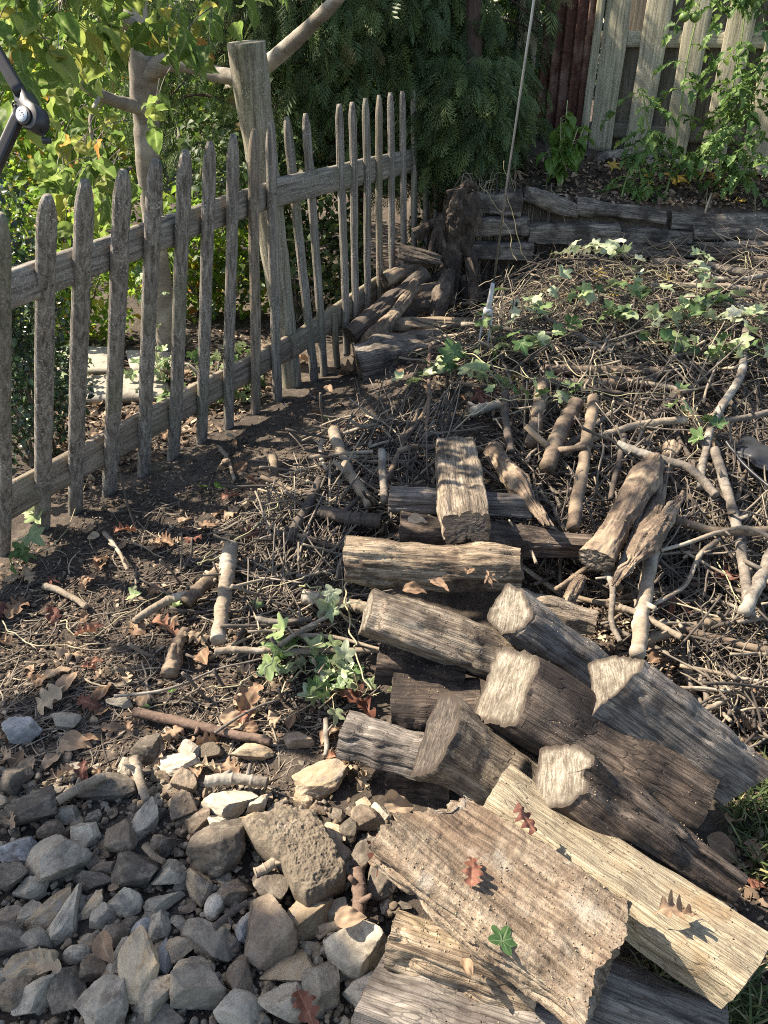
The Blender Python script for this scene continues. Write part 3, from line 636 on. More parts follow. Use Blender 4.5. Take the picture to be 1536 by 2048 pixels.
def resample(P, n, sm=2):
    P = np.array(P, float); Q = np.roll(P, -1, 0); L = np.linalg.norm(Q - P, axis=1); c = np.concatenate([[0], np.cumsum(L)]); out = []
    for s in np.arange(n) / n * c[-1]:
        i = min(np.searchsorted(c, s, 'right') - 1, len(P) - 1); out.append(P[i] + (Q[i] - P[i]) * (s - c[i]) / L[i])
    o = np.array(out)
    for _ in range(sm): o = (np.roll(o, 1, 0) + 2 * o + np.roll(o, -1, 0)) / 4
    return o
LOGS = []
def log(A, B, w, h, prof, roll, mat, endmat, label, group, seed=0, rough=1.0, taper=1.0, bow=0.0, ragged=(0.004, 0.004), cut=(0, 0), name='firewood_log', cat='log', nx=110, nr=96, crack=1.0, gran=0.0, cutz=(0, 0), both=True):
    """a split log from A to B (world), w wide, h high, turned by roll about its own length"""
    A, B = Vector(A), Vector(B); ax = (B - A); L = ax.length; ax.normalize()
    up = Vector((0, 0, 1)); up = (up - ax * up.dot(ax)).normalized(); side = up.cross(ax)
    q = Matrix((ax, side, up)).transposed().to_4x4() @ Matrix.Rotation(R(roll), 4, 'X')
    prof = PROF[prof] if isinstance(prof, str) else prof
    c = resample(prof, nr); r = np.random.default_rng(seed + 5)
    t = np.linspace(-.5, .5, nx); X = np.repeat((t * L)[:, None], nr, 1)
    sc = 1 + (taper - 1) * (t + .5); warp = 1 + 0.2 * fbm(t * 4.5, seed * 3.1, 0, 2)
    Y = c[None, :, 0] * w * (sc * warp)[:, None]; Z = c[None, :, 1] * h * (sc * (1 + 0.2 * fbm(t * 4.5, seed * 1.7, 4, 2)))[:, None]
    a = 0.12 * r.uniform(-1, 1) * t; Y, Z = Y * np.cos(a)[:, None] - Z * np.sin(a)[:, None], Y * np.sin(a)[:, None] + Z * np.cos(a)[:, None]
    # slow hollows, grain ridges, fine splinters
    N = np.stack([np.gradient(Z, axis=1), -np.gradient(Y, axis=1)], -1); N = N / (np.linalg.norm(N, axis=2)[..., None] + 1e-9)
    if (N[nx // 2] * np.stack([Y[nx // 2], Z[nx // 2]], -1)).sum() < 0: N = -N
    d = fbm(X * 5 + seed, Y * 9, Z * 9, 3) * 0.018 * rough
    d += fbm(X * 6 + seed, Y * 75, Z * 75, 3, .6) * 0.0042 * rough
    d += fbm(X * 60 + seed, Y * 120, Z * 120, 3, .7) * 0.0011 * rough * rough
    if gran: d += gran * (np.abs(fbm(X * 38 + seed, Y * 38, Z * 38, 4, .7)) * 2 - .6) * .006 + gran * fbm(X * 12, Y * 12, Z * 12, 3) * .006
    rid = 1 - np.abs(fbm(X * 4 + seed * 2, Y * 32, Z * 32, 2)) * 5; d -= np.clip(rid, 0, 1) ** 2 * 0.009 * crack * sstep(-.1, .3, fbm(X * 3 + seed, Y * 6, Z * 6, 2))
    Y = Y + N[..., 0] * d; Z = Z + N[..., 1] * d
    Z = Z + (bow * (1 - (2 * t) ** 2))[:, None]
    eu, ev = Y * .81 + Z * .59, Z * .81 - Y * .59; e = fbm(eu * 17 + seed, ev * 17, 3.3, 2, .5) * .8 + fbm(eu * 61 + seed, ev * 61, 1.3, 2, .5) * .22 + fbm(eu * 210 + seed, ev * 210, 5.3, 3, .7) * .16
    w0 = sstep(-.38, -.5, t)[:, None]; w1 = sstep(.38, .5, t)[:, None]
    cr_, sr_ = math.cos(R(roll)), math.sin(R(roll)); Yr = Y * cr_ - Z * sr_; Zr = Y * sr_ + Z * cr_
    X = X + w0 * (e * ragged[0] * 2.5 + Yr * cut[0] + Zr * cutz[0]) + w1 * (e * ragged[1] * 2.5 + Yr * cut[1] + Zr * cutz[1])
    V = np.stack([X, Y, Z], -1)
    b = (np.arange(nx - 1)[:, None] * nr + np.arange(nr)[None]); b2 = (np.arange(nx - 1)[:, None] * nr + (np.arange(nr)[None] + 1) % nr)
    qd = np.stack([b, b2, b2 + nr, b + nr], -1).reshape(-1, 4)
    o = link(name, mesh_np(name, V.reshape(-1, 3), [qd], mat), None, label, cat, group)
    o.matrix_world = Matrix.Translation((A + B) / 2) @ q
    for k, ring in enumerate((V[0], V[-1])):
        if k == 1 and not both: pass
        ce = ring.mean(0); m = 16; f = np.linspace(1, 0.04, m)
        C = ce[None, None] + (ring - ce)[None] * f[:, None, None]
        sg = -1 if k == 0 else 1
        rg = ragged[k]
        amp = (0.0014 + rg * 0.9) * (1 - f ** 8)[:, None]
        C[..., 0] += (fbm(C[..., 1] * 90 + seed, C[..., 2] * 90, 7.1, 4, .7) * amp + sg * 0.001 * (1 - f ** 6)[:, None])
        bb = np.arange(m - 1)[:, None] * nr + np.arange(nr)[None]; b3 = np.arange(m - 1)[:, None] * nr + (np.arange(nr)[None] + 1) % nr
        qq = np.stack([bb, bb + nr, b3 + nr, b3], -1).reshape(-1, 4); last = np.arange((m - 1) * nr, m * nr)[::-1]
        if sg > 0: qq = qq[:, ::-1]; last = last[::-1]
        link('cut_end', mesh_np('cut_end', C.reshape(-1, 3), [qq, last[None]], endmat, {'rim': np.repeat(f, nr)}), o)
    LOGS.append((label, round(L, 3))); o['_'] = 0; del o['_']
    return o
LG = 'split logs of the firewood pile'
def Lz(a, za, b, zb): return atz(a[0], a[1], za), atz(b[0], b[1], zb)
# bottom logs
A, B = Lz((748,1985), .10, (1130,2110), .10); log(A, B, .17, .14, 'slab', 0, M['split_grey'], M['end'], 'broad smooth grey log at the very bottom edge of the pile, below the rotten slab', LG, 1, cut=(.2, 0), rough=.6)
A, B = Lz((1120,1940), .09, (1440,2070), .07); log(A, B, .12, .10, 'dome', 0, M['split_grey'], M['end'], 'grey log half hidden under the right end of the rotten slab', LG, 2)
A, B = Lz((782,1868), .19, (1075,1972), .17); log(A, B, .095, .09, 'dome', -8, M['tan'], M['end'], 'grey-tan log sticking out left from under the rotten slab', LG, 3, rough=.7)
# the yellow one and the rotten slab
A, B = Lz((985,1590), .26, (1500,1945), .20); log(A, B, .135, .085, 'slab', -10, M['yellow'], M['end'], 'bright yellowish flat split log lying in full sun beside the rotten slab', LG, 4, rough=.6, cut=(-.1, .2), taper=1.15)
A, B = Lz((835,1640), .34, (1205,1930), .31); log(A, B, .205, .085, 'slab', -4, M['rotten'], M['rotten'], 'widest crumbling rotten orange-brown slab on top of the near end of the pile', LG, 5, rough=1.35, gran=.45, crack=1.1, ragged=(.03, .014), cut=(.25, -.1), nx=190, nr=150)
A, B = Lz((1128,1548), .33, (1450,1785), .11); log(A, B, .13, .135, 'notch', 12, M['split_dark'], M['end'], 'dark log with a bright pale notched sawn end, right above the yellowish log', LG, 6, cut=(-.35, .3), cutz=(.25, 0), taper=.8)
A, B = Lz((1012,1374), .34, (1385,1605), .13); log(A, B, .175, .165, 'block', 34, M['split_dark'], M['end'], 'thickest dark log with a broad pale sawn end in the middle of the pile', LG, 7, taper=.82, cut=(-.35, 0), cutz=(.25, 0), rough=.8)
A, B = Lz((1230,1352), .405, (1502,1560), .19); log(A, B, .125, .175, 'wedge', 6, M['split_grey'], M['end'], 'grey wedge-shaped log with a narrow pale triangular end, rightmost of the pile', LG, 8, taper=.8, cut=(-.3, .2), cutz=(.1, 0), rough=.8)
A, B = Lz((1020,1222), .34, (1225,1375), .12); log(A, B, .13, .135, 'rhomb', 30, M['split_grey'], M['end'], 'shorter grey log with a pointed pale end behind the thickest dark log', LG, 9, cut=(-.4, 0), cutz=(.2, 0))
A, B = Lz((880,1465), .26, (1105,1610), .10); log(A, B, .19, .135, 'dome', 26, M['split'], M['end_dark'], 'brown log with a round knot, its rounded end facing the stones', LG, 10, taper=.95, rough=.8, cut=(-.2, 0), cutz=(.1, 0))
A, B = Lz((738,1215), .32, (1025,1322), .20); log(A, B, .135, .15, 'quarter', 38, M['split'], M['end'], 'long grey log with sunlit crumbly upper edge, below the knotty horizontal log', LG, 11, cut=(-.1, .2), rough=1.0)
A, B = Lz((690,1112), .30, (1037,1130), .28); log(A, B, .12, .105, 'dome', 8, M['tan'], M['end_dark'], 'knotty horizontal log with tan sunlit top and dark front, mid pile', LG, 12, bow=-.010, rough=1.4, ragged=(.006, .006))
A, B = Lz((690,1468), .12, (850,1515), .12); log(A, B, .085, .085, 'block', -15, M['split_grey'], M['end'], 'small dark grey log poking out left towards the stones', LG, 13, rough=.6)
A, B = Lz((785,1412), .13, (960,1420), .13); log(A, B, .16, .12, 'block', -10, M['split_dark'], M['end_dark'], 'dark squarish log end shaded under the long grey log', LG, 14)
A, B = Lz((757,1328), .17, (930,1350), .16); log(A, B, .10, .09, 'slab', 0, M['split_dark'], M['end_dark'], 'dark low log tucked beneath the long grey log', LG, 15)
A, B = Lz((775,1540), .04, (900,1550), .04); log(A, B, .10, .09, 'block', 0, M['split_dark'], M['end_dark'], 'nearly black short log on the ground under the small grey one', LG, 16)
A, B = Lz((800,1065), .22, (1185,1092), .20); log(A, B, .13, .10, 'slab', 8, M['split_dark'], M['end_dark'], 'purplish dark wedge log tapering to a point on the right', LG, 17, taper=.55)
A, B = Lz((778,998), .27, (1062,1012), .26); log(A, B, .075, .07, 'block', -12, M['split_grey'], M['end_dark'], 'slim grey square-cut log crossing under the upright slab log', LG, 18, rough=.6)
A, B = Lz((910,897), .29, (936,1058), .33); log(A, B, .15, .085, 'slab', 2, M['split'], M['end_lichen'], 'upright slab log with dark mouldy end at the top of the pile', LG, 19, rough=1.1, ragged=(.008, .003), cutz=(0, -.6))
A, B = Lz((985,890), .28, (1095,1045), .30); log(A, B, .09, .07, 'dome', 0, M['rough'], M['rotten'], 'rotten bark-covered log splintering to a point behind the slab log', LG, 20, rough=2.2, taper=.45, ragged=(.02, .02))
A, B = Lz((1310,925), .29, (1190,1120), .24); log(A, B, .088, .08, 'round', 0, M['rough'], M['end'], 'stout brown barked log leaning down left in the brush right of the pile', LG, 21, rough=1.5, taper=1.05)
A, B = Lz((1345,895), .25, (1285,1090), .22); log(A, B, .055, .05, 'round', 0, M['rough'], M['end'], 'slimmer brown log right of the stout barked log', LG, 22, rough=1.3)
A, B = Lz((1370,985), .28, (1232,1165), .27); log(A, B, .05, .045, 'round', 0, M['rough'], M['rotten'], 'rough flaking bark piece crossing the slimmer brown log', LG, 23, rough=2.4, ragged=(.012, .012))
A, B = Lz((1000,1195), .19, (1190,1240), .17); log(A, B, .09, .08, 'dome', 0, M['split'], M['end_dark'], 'flat dark log whose splintered end shows behind the pointed grey log', LG, 24, rough=1.2)
A, B = Lz((1165,1150), .20, (1120,1235), .15); log(A, B, .05, .05, 'round', 0, M['rough'], M['rotten'], 'short rotten brown chunk beside the purplish wedge log', LG, 25, rough=2)
WG = 'old logs laid as a low retaining wall'
def wl(a, b, D, h, prof, roll, mat, label, seed, dw=.115, D2=None, rough=1.2, group=WG, **k):
    A = atD(a[0], a[1], D); B = atD(b[0], b[1], D2 or D); hh = .74 * h / F * depth_of(A); A.z -= hh * .12; B.z -= hh * .12
    return log(A, B, dw, hh, prof, roll, M[mat], M['end_dark'] if mat != 'wallpale' else M['end'], label, group, seed, rough=rough, name='wall_log', nx=80, nr=64, **k)
wl((935,448),(1058,446),4.5,52,'block',0,'wallwood','dark wall log at the left end of the lower course, beside the root stump',31)
wl((930,496),(1065,497),4.46,48,'block',0,'wallwood','nearly black log at the foot of the left end of the log wall',32)
wl((1057,461),(1236,463),4.5,52,'block',0,'wallwood','thick square-cut wall log with grooved face, second in the lower course',33)
wl((1232,470),(1381,472),4.5,38,'slab',0,'wallwood','thin wall log in the middle of the lower course',34)
wl((1382,461),(1560,460),4.5,32,'dome',0,'wallwood','thin wall log at the right of the lower course, upper of two',35)
wl((1390,490),(1580,491),4.46,30,'block',0,'wallwood','thin wall log at the right, lowest of all',36)
wl((1236,500),(1392,502),4.44,24,'dome',0,'wallwood','dark low log partly sunk in soil under the middle of the wall',37)
wl((945,398),(1042,402),4.56,58,'block',0,'wallwood','dark block-like log above the left end of the wall, behind the metal rod',38)
wl((1046,383),(1152,420),4.55,44,'slab',-10,'wallwood','reddish dark wall log lying tilted, its right end low',39)
wl((1150,410),(1328,434),4.55,50,'rhomb',10,'wallwood','twisted grey wall log with a wavy top in the upper course',40, bow=.012)
wl((1340,433),(1540,436),4.55,44,'dome',0,'wallwood','long wall log at the right of the upper course',41)
BG = 'pale logs lying along the foot of the board fence'
wl((975,296),(1060,302),5.35,40,'block',5,'wallwood','dark flat-topped log end jutting out under the cedar branches',42,group=BG)
wl((1062,320),(1168,322),5.4,40,'block',0,'wallpale','short squared pale log behind the leafy pepper plant',43,group=BG)
wl((1160,345),(1215,308),5.3,34,'round',0,'wallwood','dark hollow-ended log leaning up right at the board fence',44,group=BG)
wl((1205,312),(1300,325),5.4,44,'rhomb',15,'wallpale','gnarled bleached log with a knobby left end',45,group=BG,rough=3.0,bow=.02)
wl((1290,330),(1425,338),5.25,42,'dome',0,'wallpale','long bleached log in the middle along the board fence',46,D2=5.1,group=BG)
wl((1415,328),(1570,332),5.15,36,'slab',0,'wallpale','flat bleached log at the right along the board fence',47,D2=5.0,group=BG)
# cluster between the picket fence and the brush
CG = 'old logs heaped between the picket fence and the root stump'
def cl(a, za, b, zb, wpx, prof, mat, end, label, seed, **k):
    A = ong(a[0], a[1], za); B = ong(b[0], b[1], zb); w = wpx / F * (depth_of(A) + depth_of(B)) / 2
    return log(A, B, w, w * k.pop('hr', .95), prof, k.pop('roll', 0), M[mat], M[end], label, CG, seed, nx=80, nr=64, **k)
def cd(a, Da, b, Db, wpx, prof, mat, end, label, seed, **k):
    A = atD(a[0], a[1], Da); B = atD(b[0], b[1], Db); w = wpx / F * (depth_of(A) + depth_of(B)) / 2
    return log(A, B, w, w * k.pop('hr', .95), prof, k.pop('roll', 0), M[mat], M[end], label, CG, seed, nx=90, nr=72, **k)
cd((768,562),4.25,(852,522),4.45,28,'round','bark','end_dark','short round log with a hollow dark end, highest by the picket fence',51,rough=.6)
cd((700,672),3.98,(850,548),4.32,38,'round','bark_dark','end_dark','long charred-looking round log leaning along the picket fence',52,rough=1.1)
cd((742,690),3.86,(832,570),4.12,46,'round','rough','rotten','brown rotten log broken to a point at its upper end',53,rough=1.6,taper=.45,ragged=(.012,.012))
cd((775,650),3.98,(960,648),3.98,36,'round','bark','rotten','red-brown round log with flaking white patches lying level',54,rough=1.0,taper=.8)
cd((714,728),3.72,(885,695),3.82,80,'block','wallwood','end_dark','big reddish dark split log nearest the foot of the picket fence',55,rough=1.2,roll=10)
cd((830,700),3.9,(965,690),3.9,50,'dome','wallwood','end_dark','dark log behind the big reddish split log',56)
cd((720,650),4.05,(815,610),4.2,46,'dome','bark_dark','end_dark','dark log under the charred-looking one',57)
cd((870,640),4.05,(900,540),4.2,44,'rhomb','stump','end_dark','grey driftwood-like chunk standing at the foot of the stump',58,rough=2.0,taper=.6)
cd((958,605),4.2,(938,515),4.3,38,'wedge','stump','end_dark','grey splintered chunk right of the root stump',59,rough=1.6,taper=.5)
cd((815,600),4.2,(905,580),4.2,56,'dome','bark_dark','end_dark','dark chunk filling the middle of the heap by the stump',60,rough=1.6)
cd((800,500),4.4,(885,520),4.35,30,'wedge','bark_dark','end_dark','dark splintered plank above the short round log',49,rough=1.6,taper=.6,ragged=(.01,.02))
cd((830,470),4.5,(880,440),4.5,26,'round','stump','end_dark','short grey branch stub wedged between the fence and the stump',48,rough=1.4,taper=.6)
# root stump
def blob_tube(mb, pts, rad, sides=18, bump=.5, bf=14, seed=0, n=26):
    P = catmull(pts, n); rr = .84 * np.interp(np.linspace(0, 1, n), np.linspace(0, 1, len(rad)), rad); tube(mb, P, rr, sides, bump, (bf * 1.5, bf * 1.5, bf * .35), seed)
mb = MB(); c = atD(905, 470, 4.42)
def sp(px, py, d=4.42): return atD(px, py, d)
blob_tube(mb, [sp(905,600),sp(906,540),sp(912,470),sp(918,425),sp(912,378)], [.035,.05,.06,.085,.06], 70, .9, 26, 3, 110)
for k, (pts, rad) in enumerate([([(938,385),(948,430),(932,500),(940,560)],[.04,.05,.03,.012]),([(890,430),(880,460),(886,500),(893,530)],[.03,.04,.03,.012]),([(900,500),(880,545),(850,575),(820,600)],[.035,.028,.02,.008]),
  ([(908,520),(902,580),(885,625),(905,655)],[.04,.032,.028,.012]),([(920,480),(945,520),(950,560)],[.035,.03,.012]),([(890,440),(868,470),(860,520)],[.03,.022,.008]),([(925,380),(940,368),(958,380)],[.035,.025,.01]),([(912,560),(890,590),(868,640)],[.03,.022,.01]),([(925,550),(930,600),(915,640)],[.025,.02,.01])]):
    blob_tube(mb, [sp(x, y, 4.42 - .012 * i * (k % 3)) for i, (x, y) in enumerate(pts)], rad, 34, .8, 34, 4 + k, 60)
st = mb.link('root_stump', M['stump'], None, 'knobby dark upturned root stump where the picket fence meets the log wall', 'stump')
# ------------------------------------------------------------------ the picket fence
fence = empty('picket_fence', (F0.x, F0.y, 0), 'weathered grey picket fence with pointed slats running up the left side', 'fence')
bpy.context.view_layer.update()
FI = fence.matrix_world.inverted()
def child(o):
    m = o.matrix_world.copy(); o.parent = fence; o.matrix_parent_inverse = FI; return o
def fence_xy(px, py, z):
    """where the pixel's ray meets the fence line's vertical plane"""
    r = ray(px, py); n = Vector((FD.y, -FD.x, 0)); p0 = Vector((F0.x, F0.y, 0)); t = (p0 - EYE).dot(n) / r.dot(n); return EYE + r * t
def base_pt(px, py):
    p = fence_xy(px, py, 0); return p
def top_pt(B, px, py):
    r = ray(px, py); f = Vector((FD.x, FD.y, 0)); t = (B - EYE).dot(f) / r.dot(f); return EYE + r * t
def slat(mb, A, B, w, th, nrm, point=0.09, seed=0, n=40, frac=1.0):
    A, B = Vector(A), Vector(B); ax = (B - A); L = ax.length; ax.normalize(); sd = ax.cross(nrm).normalized(); nn = sd.cross(ax)
    prof = resample([(-.5,-.35),(-.28,-.62),(.28,-.62),(.5,-.35),(.5,.35),(.28,.62),(-.28,.62),(-.5,.35)], 32, 1); rows = []
    for k in range(n):
        t = k / (n - 1); z = t * L
        if point: 
            d = (L - z) / point; s = 1.0 if d >= 1 else (0.46 + 0.54 * math.sin(max(d, 0) * math.pi / 2) ** .95 if d > .05 else 0.36 + d * 2)
        else: s = 1.0
        wob = 1 + 0.05 * float(vnoise(t * 9, seed, 0)); 
        c = Vector(A) + ax * z + sd * (0.004 * float(vnoise(t * 3, seed, 5))) + nn * (.005 * float(vnoise(t * 2.5, seed, 9)))
        rows.append([tuple(c + sd * (p[0] * w * s * wob) + nn * (p[1] * th * min(1, .35 + s * .7))) for p in prof])
    V = np.array(rows); d = fbm(V[..., 0] * 60 + seed, V[..., 1] * 60, V[..., 2] * 9, 3, .65) * .0022
    cen = V.mean(1, keepdims=True); o = V - cen; o /= np.linalg.norm(o, axis=2)[..., None] + 1e-6; V = V + o * d[..., None]; m = V.shape[1]
    b = np.arange(n - 1)[:, None] * m + np.arange(m)[None]; b2 = np.arange(n - 1)[:, None] * m + (np.arange(m)[None] + 1) % m
    k0 = n * m; VV = np.vstack([V.reshape(-1, 3), V[0].mean(0), V[-1].mean(0)]); jj = np.arange(m); j2 = (jj + 1) % m
    tris = np.vstack([np.stack([j2, jj, np.full(m, k0)], 1), np.stack([(n - 1) * m + jj, (n - 1) * m + j2, np.full(m, k0 + 1)], 1)])
    mb.add(VV, np.stack([b, b2, b2 + m, b + m], -1).reshape(-1, 4), tris)
def along(o, A, ax):
    """give a rail its own axes: local z runs along it, so that its grain does too"""
    z = Vector(ax).normalized(); x = Vector((0, 0, 1)).cross(z).normalized(); y = z.cross(x); Mx = Matrix((x, y, z)).transposed().to_4x4(); Mx.translation = A
    o.data.transform(Mx.inverted()); o.matrix_basis = Mx; return o
FN = Vector((FD.y, -FD.x, 0))     # towards the yard
PK = [(10,1150,2,425,30),(85,1085,95,390,42),(150,1045,170,360,40),(218,1010,248,340,40),(285,972,313,318,36),(346,934,370,300,34),(402,905,420,283,31),(457,880,465,268,29),(510,850,508,258,27),
      (557,828,543,245,27),(632,782,574,233,24),(651,762,609,227,22),(692,700,678,208,20),(714,690,704,204,19),(737,660,731,196,18),(760,640,757,190,17),(785,620,781,185,16.5),(808,600,804,182,16),(830,590,827,178,15.5),(851,580,849,175,15),(872,565,871,172,14.5),(892,555,892,170,14),(911,540,912,168,13.5),(929,530,930,166,13),(946,520,948,165,12.5),(962,510,964,164,12)]
bases = []; tops = []
for k, (bx, by, tx, ty, wpx) in enumerate(PK):
    B = base_pt(bx, by); T = top_pt(B, tx, ty); 
    wpm = .9 * wpx / F * depth_of((B + T) / 2)
    bases.append(B); tops.append(T)
    B2 = B + (B - T).normalized() * .03
    mb = MB(); slat(mb, B2, T, wpm, .024, FN, .10, k * 3.1, n=64)
    o = mb.link('picket', M['picket'] if k not in (8, 15) else M['picket_raw']); o.parent = fence; o.matrix_parent_inverse = FI
    if k == 9: o['label'] = 'picket nailed in front of the tall post'
# a short broken stake-like picket
B = base_pt(674, 735); T = top_pt(B, 668, 626); mb = MB(); slat(mb, B, T, .042, .02, FN, 0, 99); o = mb.link('picket', M['picket_raw'], label='short broken-off picket without a point'); o.parent = fence; o.matrix_parent_inverse = FI
def onpk(k, f): return bases[k].lerp(tops[k], f)
def rail_through(pts, hpx, name='rail', seed=0, mat='picket', back=.034):
    """pts: pixel points along the rail, laid on the leaning fence face just behind the pickets"""
    P = []
    for (x, y) in pts:
        # interpolate the fence face at this pixel
        best = None
        for k in range(len(bases) - 1):
            for f in np.linspace(0, 1, 60):
                for g in (0, .25, .5, .75):
                    q = onpk(k, f).lerp(onpk(k + 1, f), g); d = q - EYE; w = d.dot(fwd); sx = 768 + F * d.x / w; sy = 1024 - F * d.dot(upv) / w
                    e = (sx - x) ** 2 + (sy - y) ** 2
                    if best is None or e < best[0]: best = (e, q)
        P.append(best[1] - FN * back)
    P[0] = P[0] + (P[0] - P[1]) * .25
    for a in range(len(P) - 1):
        mb = MB(); A_, B_ = P[a], P[a + 1]; ax = (B_ - A_).normalized()
        slat(mb, A_ + ax * .002, B_ - ax * .002, hpx[a] / F * depth_of((A_ + B_) / 2), .036, FN, 0, seed + a * 7, n=60)
        o = mb.link(name, M[mat]); o.parent = fence; o.matrix_parent_inverse = FI; along(o, A_, ax)
rail_through([(5,600),(555,385),(965,290)], [62,44], seed=11)
rail_through([(25,1012),(580,696),(905,480)], [62,44], seed=31, mat='picket_raw')
def proj(q): d = q - EYE; w = d.dot(fwd); return 768 + F * d.x / w, 1024 - F * d.dot(upv) / w
for rp in ([(5,600),(555,385),(965,290)], [(25,1012),(580,696),(905,480)]):
    for k in range(len(bases)):
        best = None
        for f in np.linspace(.02, .98, 120):
            q = onpk(k, f); x, y = proj(q); yr = np.interp(x, [p[0] for p in rp], [p[1] for p in rp])
            if best is None or abs(y - yr) < best[0]: best = (abs(y - yr), q)
        if best[0] > 12 or k > 18: continue
        ax = (tops[k] - bases[k]).normalized(); sd = ax.cross(FN).normalized(); nn = sd.cross(ax); nn = nn if nn.dot(FN) > 0 else -nn
        for s_ in ((-1, 1) if k < 9 else (0,)):
            c = best[1] + sd * (.011 * s_) + ax * random.uniform(-.012, .012) + nn * .0135; mb = MB(); tube(mb, [c, c + nn * .0022], [.0032, .0028], 10)
            o = mb.link('nail', M['bark_dark']); o.parent = fence; o.matrix_parent_inverse = FI
# tall post
def off_pt(px, py, off):
    r = ray(px, py); n = Vector((FD.y, -FD.x, 0)); p0 = Vector((F0.x, F0.y, 0)) - FN * off; t = (p0 - EYE).dot(n) / r.dot(n); return EYE + r * t
pb = off_pt(588, 798, .085); pt = off_pt(492, 84, .085)
mb = MB(); pts = [pb + (pb - pt) * .05, pb.lerp(pt, .35), pb.lerp(pt, .7), pt]; n = 60; P = catmull(pts, n)
tube(mb, P, np.interp(np.linspace(0, 1, n), [0, .5, .9, 1], [.050, .066, .077, .0765]), 40, .10, 12, 3)
po = mb.link('post', M['post'], label='tall round post leaning left'); po.parent = fence; po.matrix_parent_inverse = FI
# ------------------------------------------------------------------ privacy fence, sheet, flagstones
pf0 = atD(1168, 290, 5.55); pf0.z = 0.93; ang = R(-27); PD = Vector((math.cos(ang), math.sin(ang), 0)); PN = Vector((math.sin(ang), -math.cos(ang), 0))
bf = empty('board_fence', pf0, 'tall weathered shadow-box board fence behind the log terrace', 'fence'); bpy.context.view_layer.update(); BI = bf.matrix_world.inverted()
def board(s, w, off, z0, z1, mat, seed, name='board', horiz=None):
    mb = MB()
    if horiz: A_ = pf0 + PD * s + PN * off; A_.z = z0; B_ = pf0 + PD * horiz + PN * off; B_.z = z0; slat(mb, A_, B_, w, .036, PN, 0, seed, n=60)
    else:
        A_ = pf0 + PD * s + PN * off; A_.z = z0; B_ = A_.copy(); B_.z = z1; B_ = B_ + PD * random.uniform(-.008, .008); slat(mb, A_, B_, w, .02, PN, 0, seed, n=70)
    o = mb.link(name, M[mat]); o.parent = bf; o.matrix_parent_inverse = BI
    if horiz: along(o, A_, B_ - A_)
for k in range(-3, 10):
    s = .11 + k * .232
    if s < 0.0 and k > -3 and k != -3: continue
    if k >= 0: board(s, .146, .03, .94, 2.95, 'board', k * 5.3)
    board(s + .115, .146, -.045, .92, 2.95, 'board_shaded', k * 7.7 + 2)
board(-.02, .085, 0, 1.56, 0, 'board', 71, 'rail', horiz=2.3)
board(-.02, .085, 0, 2.6, 0, 'board', 72, 'rail', horiz=2.3)
board(-.02, .085, 0, 1.06, 0, 'board_shaded', 73, 'rail', horiz=2.3)
board(.0, .05, .04, .95, 2.95, 'board', 77, 'corner_trim')
board(-.44, .13, .02, .9, 2.95, 'board', 78)
# rusty corrugated sheet
mb = MB(); rows = []; ns, nz = 90, 40
for i in range(nz):
    z = .85 + i / (nz - 1) * 2.1
    rows.append([tuple(pf0 + PD * (-.36 + j / (ns - 1) * .34) + PN * (-.03 + .022 * math.sin(j / ns * 5 * 2 * math.pi)) + Vector((0, 0, z - pf0.z))) for j in range(ns)])
V = np.array(rows).reshape(-1, 3); b = (np.arange(nz - 1)[:, None] * ns + np.arange(ns - 1)[None]).ravel(); back = V + np.array(tuple(PN)) * -.004
mb.add(V, np.stack([b, b + 1, b + ns + 1, b + ns], 1)); mb.add(back, np.stack([b, b + ns, b + ns + 1, b + 1], 1))
mb.link('rusty_sheet', M['rust'], None, 'rust-red corrugated metal sheet standing left of the board fence', 'metal sheet')
for k, (pts) in enumerate([[(150,752),(330,745),(345,790),(160,800)], [(120,690),(235,695),(240,740),(100,742)], [(250,700),(345,705),(350,738),(262,740)]]):
    poly_slab('flagstone', pts, .04, .035, M['flag'], ['sunlit grey flagstone behind the pickets, nearest of three', 'sunlit grey flagstone behind the pickets, far left of three', 'sunlit grey flagstone behind the pickets, far right of three'][k], 'flagstone', 'flagstones beyond the picket fence', seed=k, rough=.002)
# ------------------------------------------------------------------ leaf templates (x along the blade)
def tmpl_strip(wf, nx=14, ny=4, cup=.12, bend=.25, wave=0.05, seed=0):
    t = np.linspace(0, 1, nx); s = np.linspace(-1, 1, 2 * ny + 1); W = np.array([wf(a) for a in t])
    X = np.repeat(t[:, None], len(s), 1); Y = s[None] * W[:, None]
    Z = cup * np.abs(s)[None] ** 1.5 * W[:, None] * 2 - bend * (t[:, None] - .3) ** 2 + wave * vnoise(X * 4 + seed, Y * 6, 0)
    V = np.stack([X, Y, Z], -1).reshape(-1, 3); m = len(s); b = (np.arange(nx - 1)[:, None] * m + np.arange(m - 1)[None]).ravel()
    T = np.vstack([np.stack([b, b + m, b + m + 1], 1), np.stack([b, b + m + 1, b + 1], 1)])
    ve = (np.abs(s)[None] * np.ones(nx)[:, None]); side = np.abs(((t[:, None] - np.abs(s)[None] * .18) * 7) % 1 - .5) * .9
    ve = np.minimum(ve * .8 + .0, side + .02 + 0 * ve); ve[0] = ve[0] * 1
    return V, T, ve.ravel()
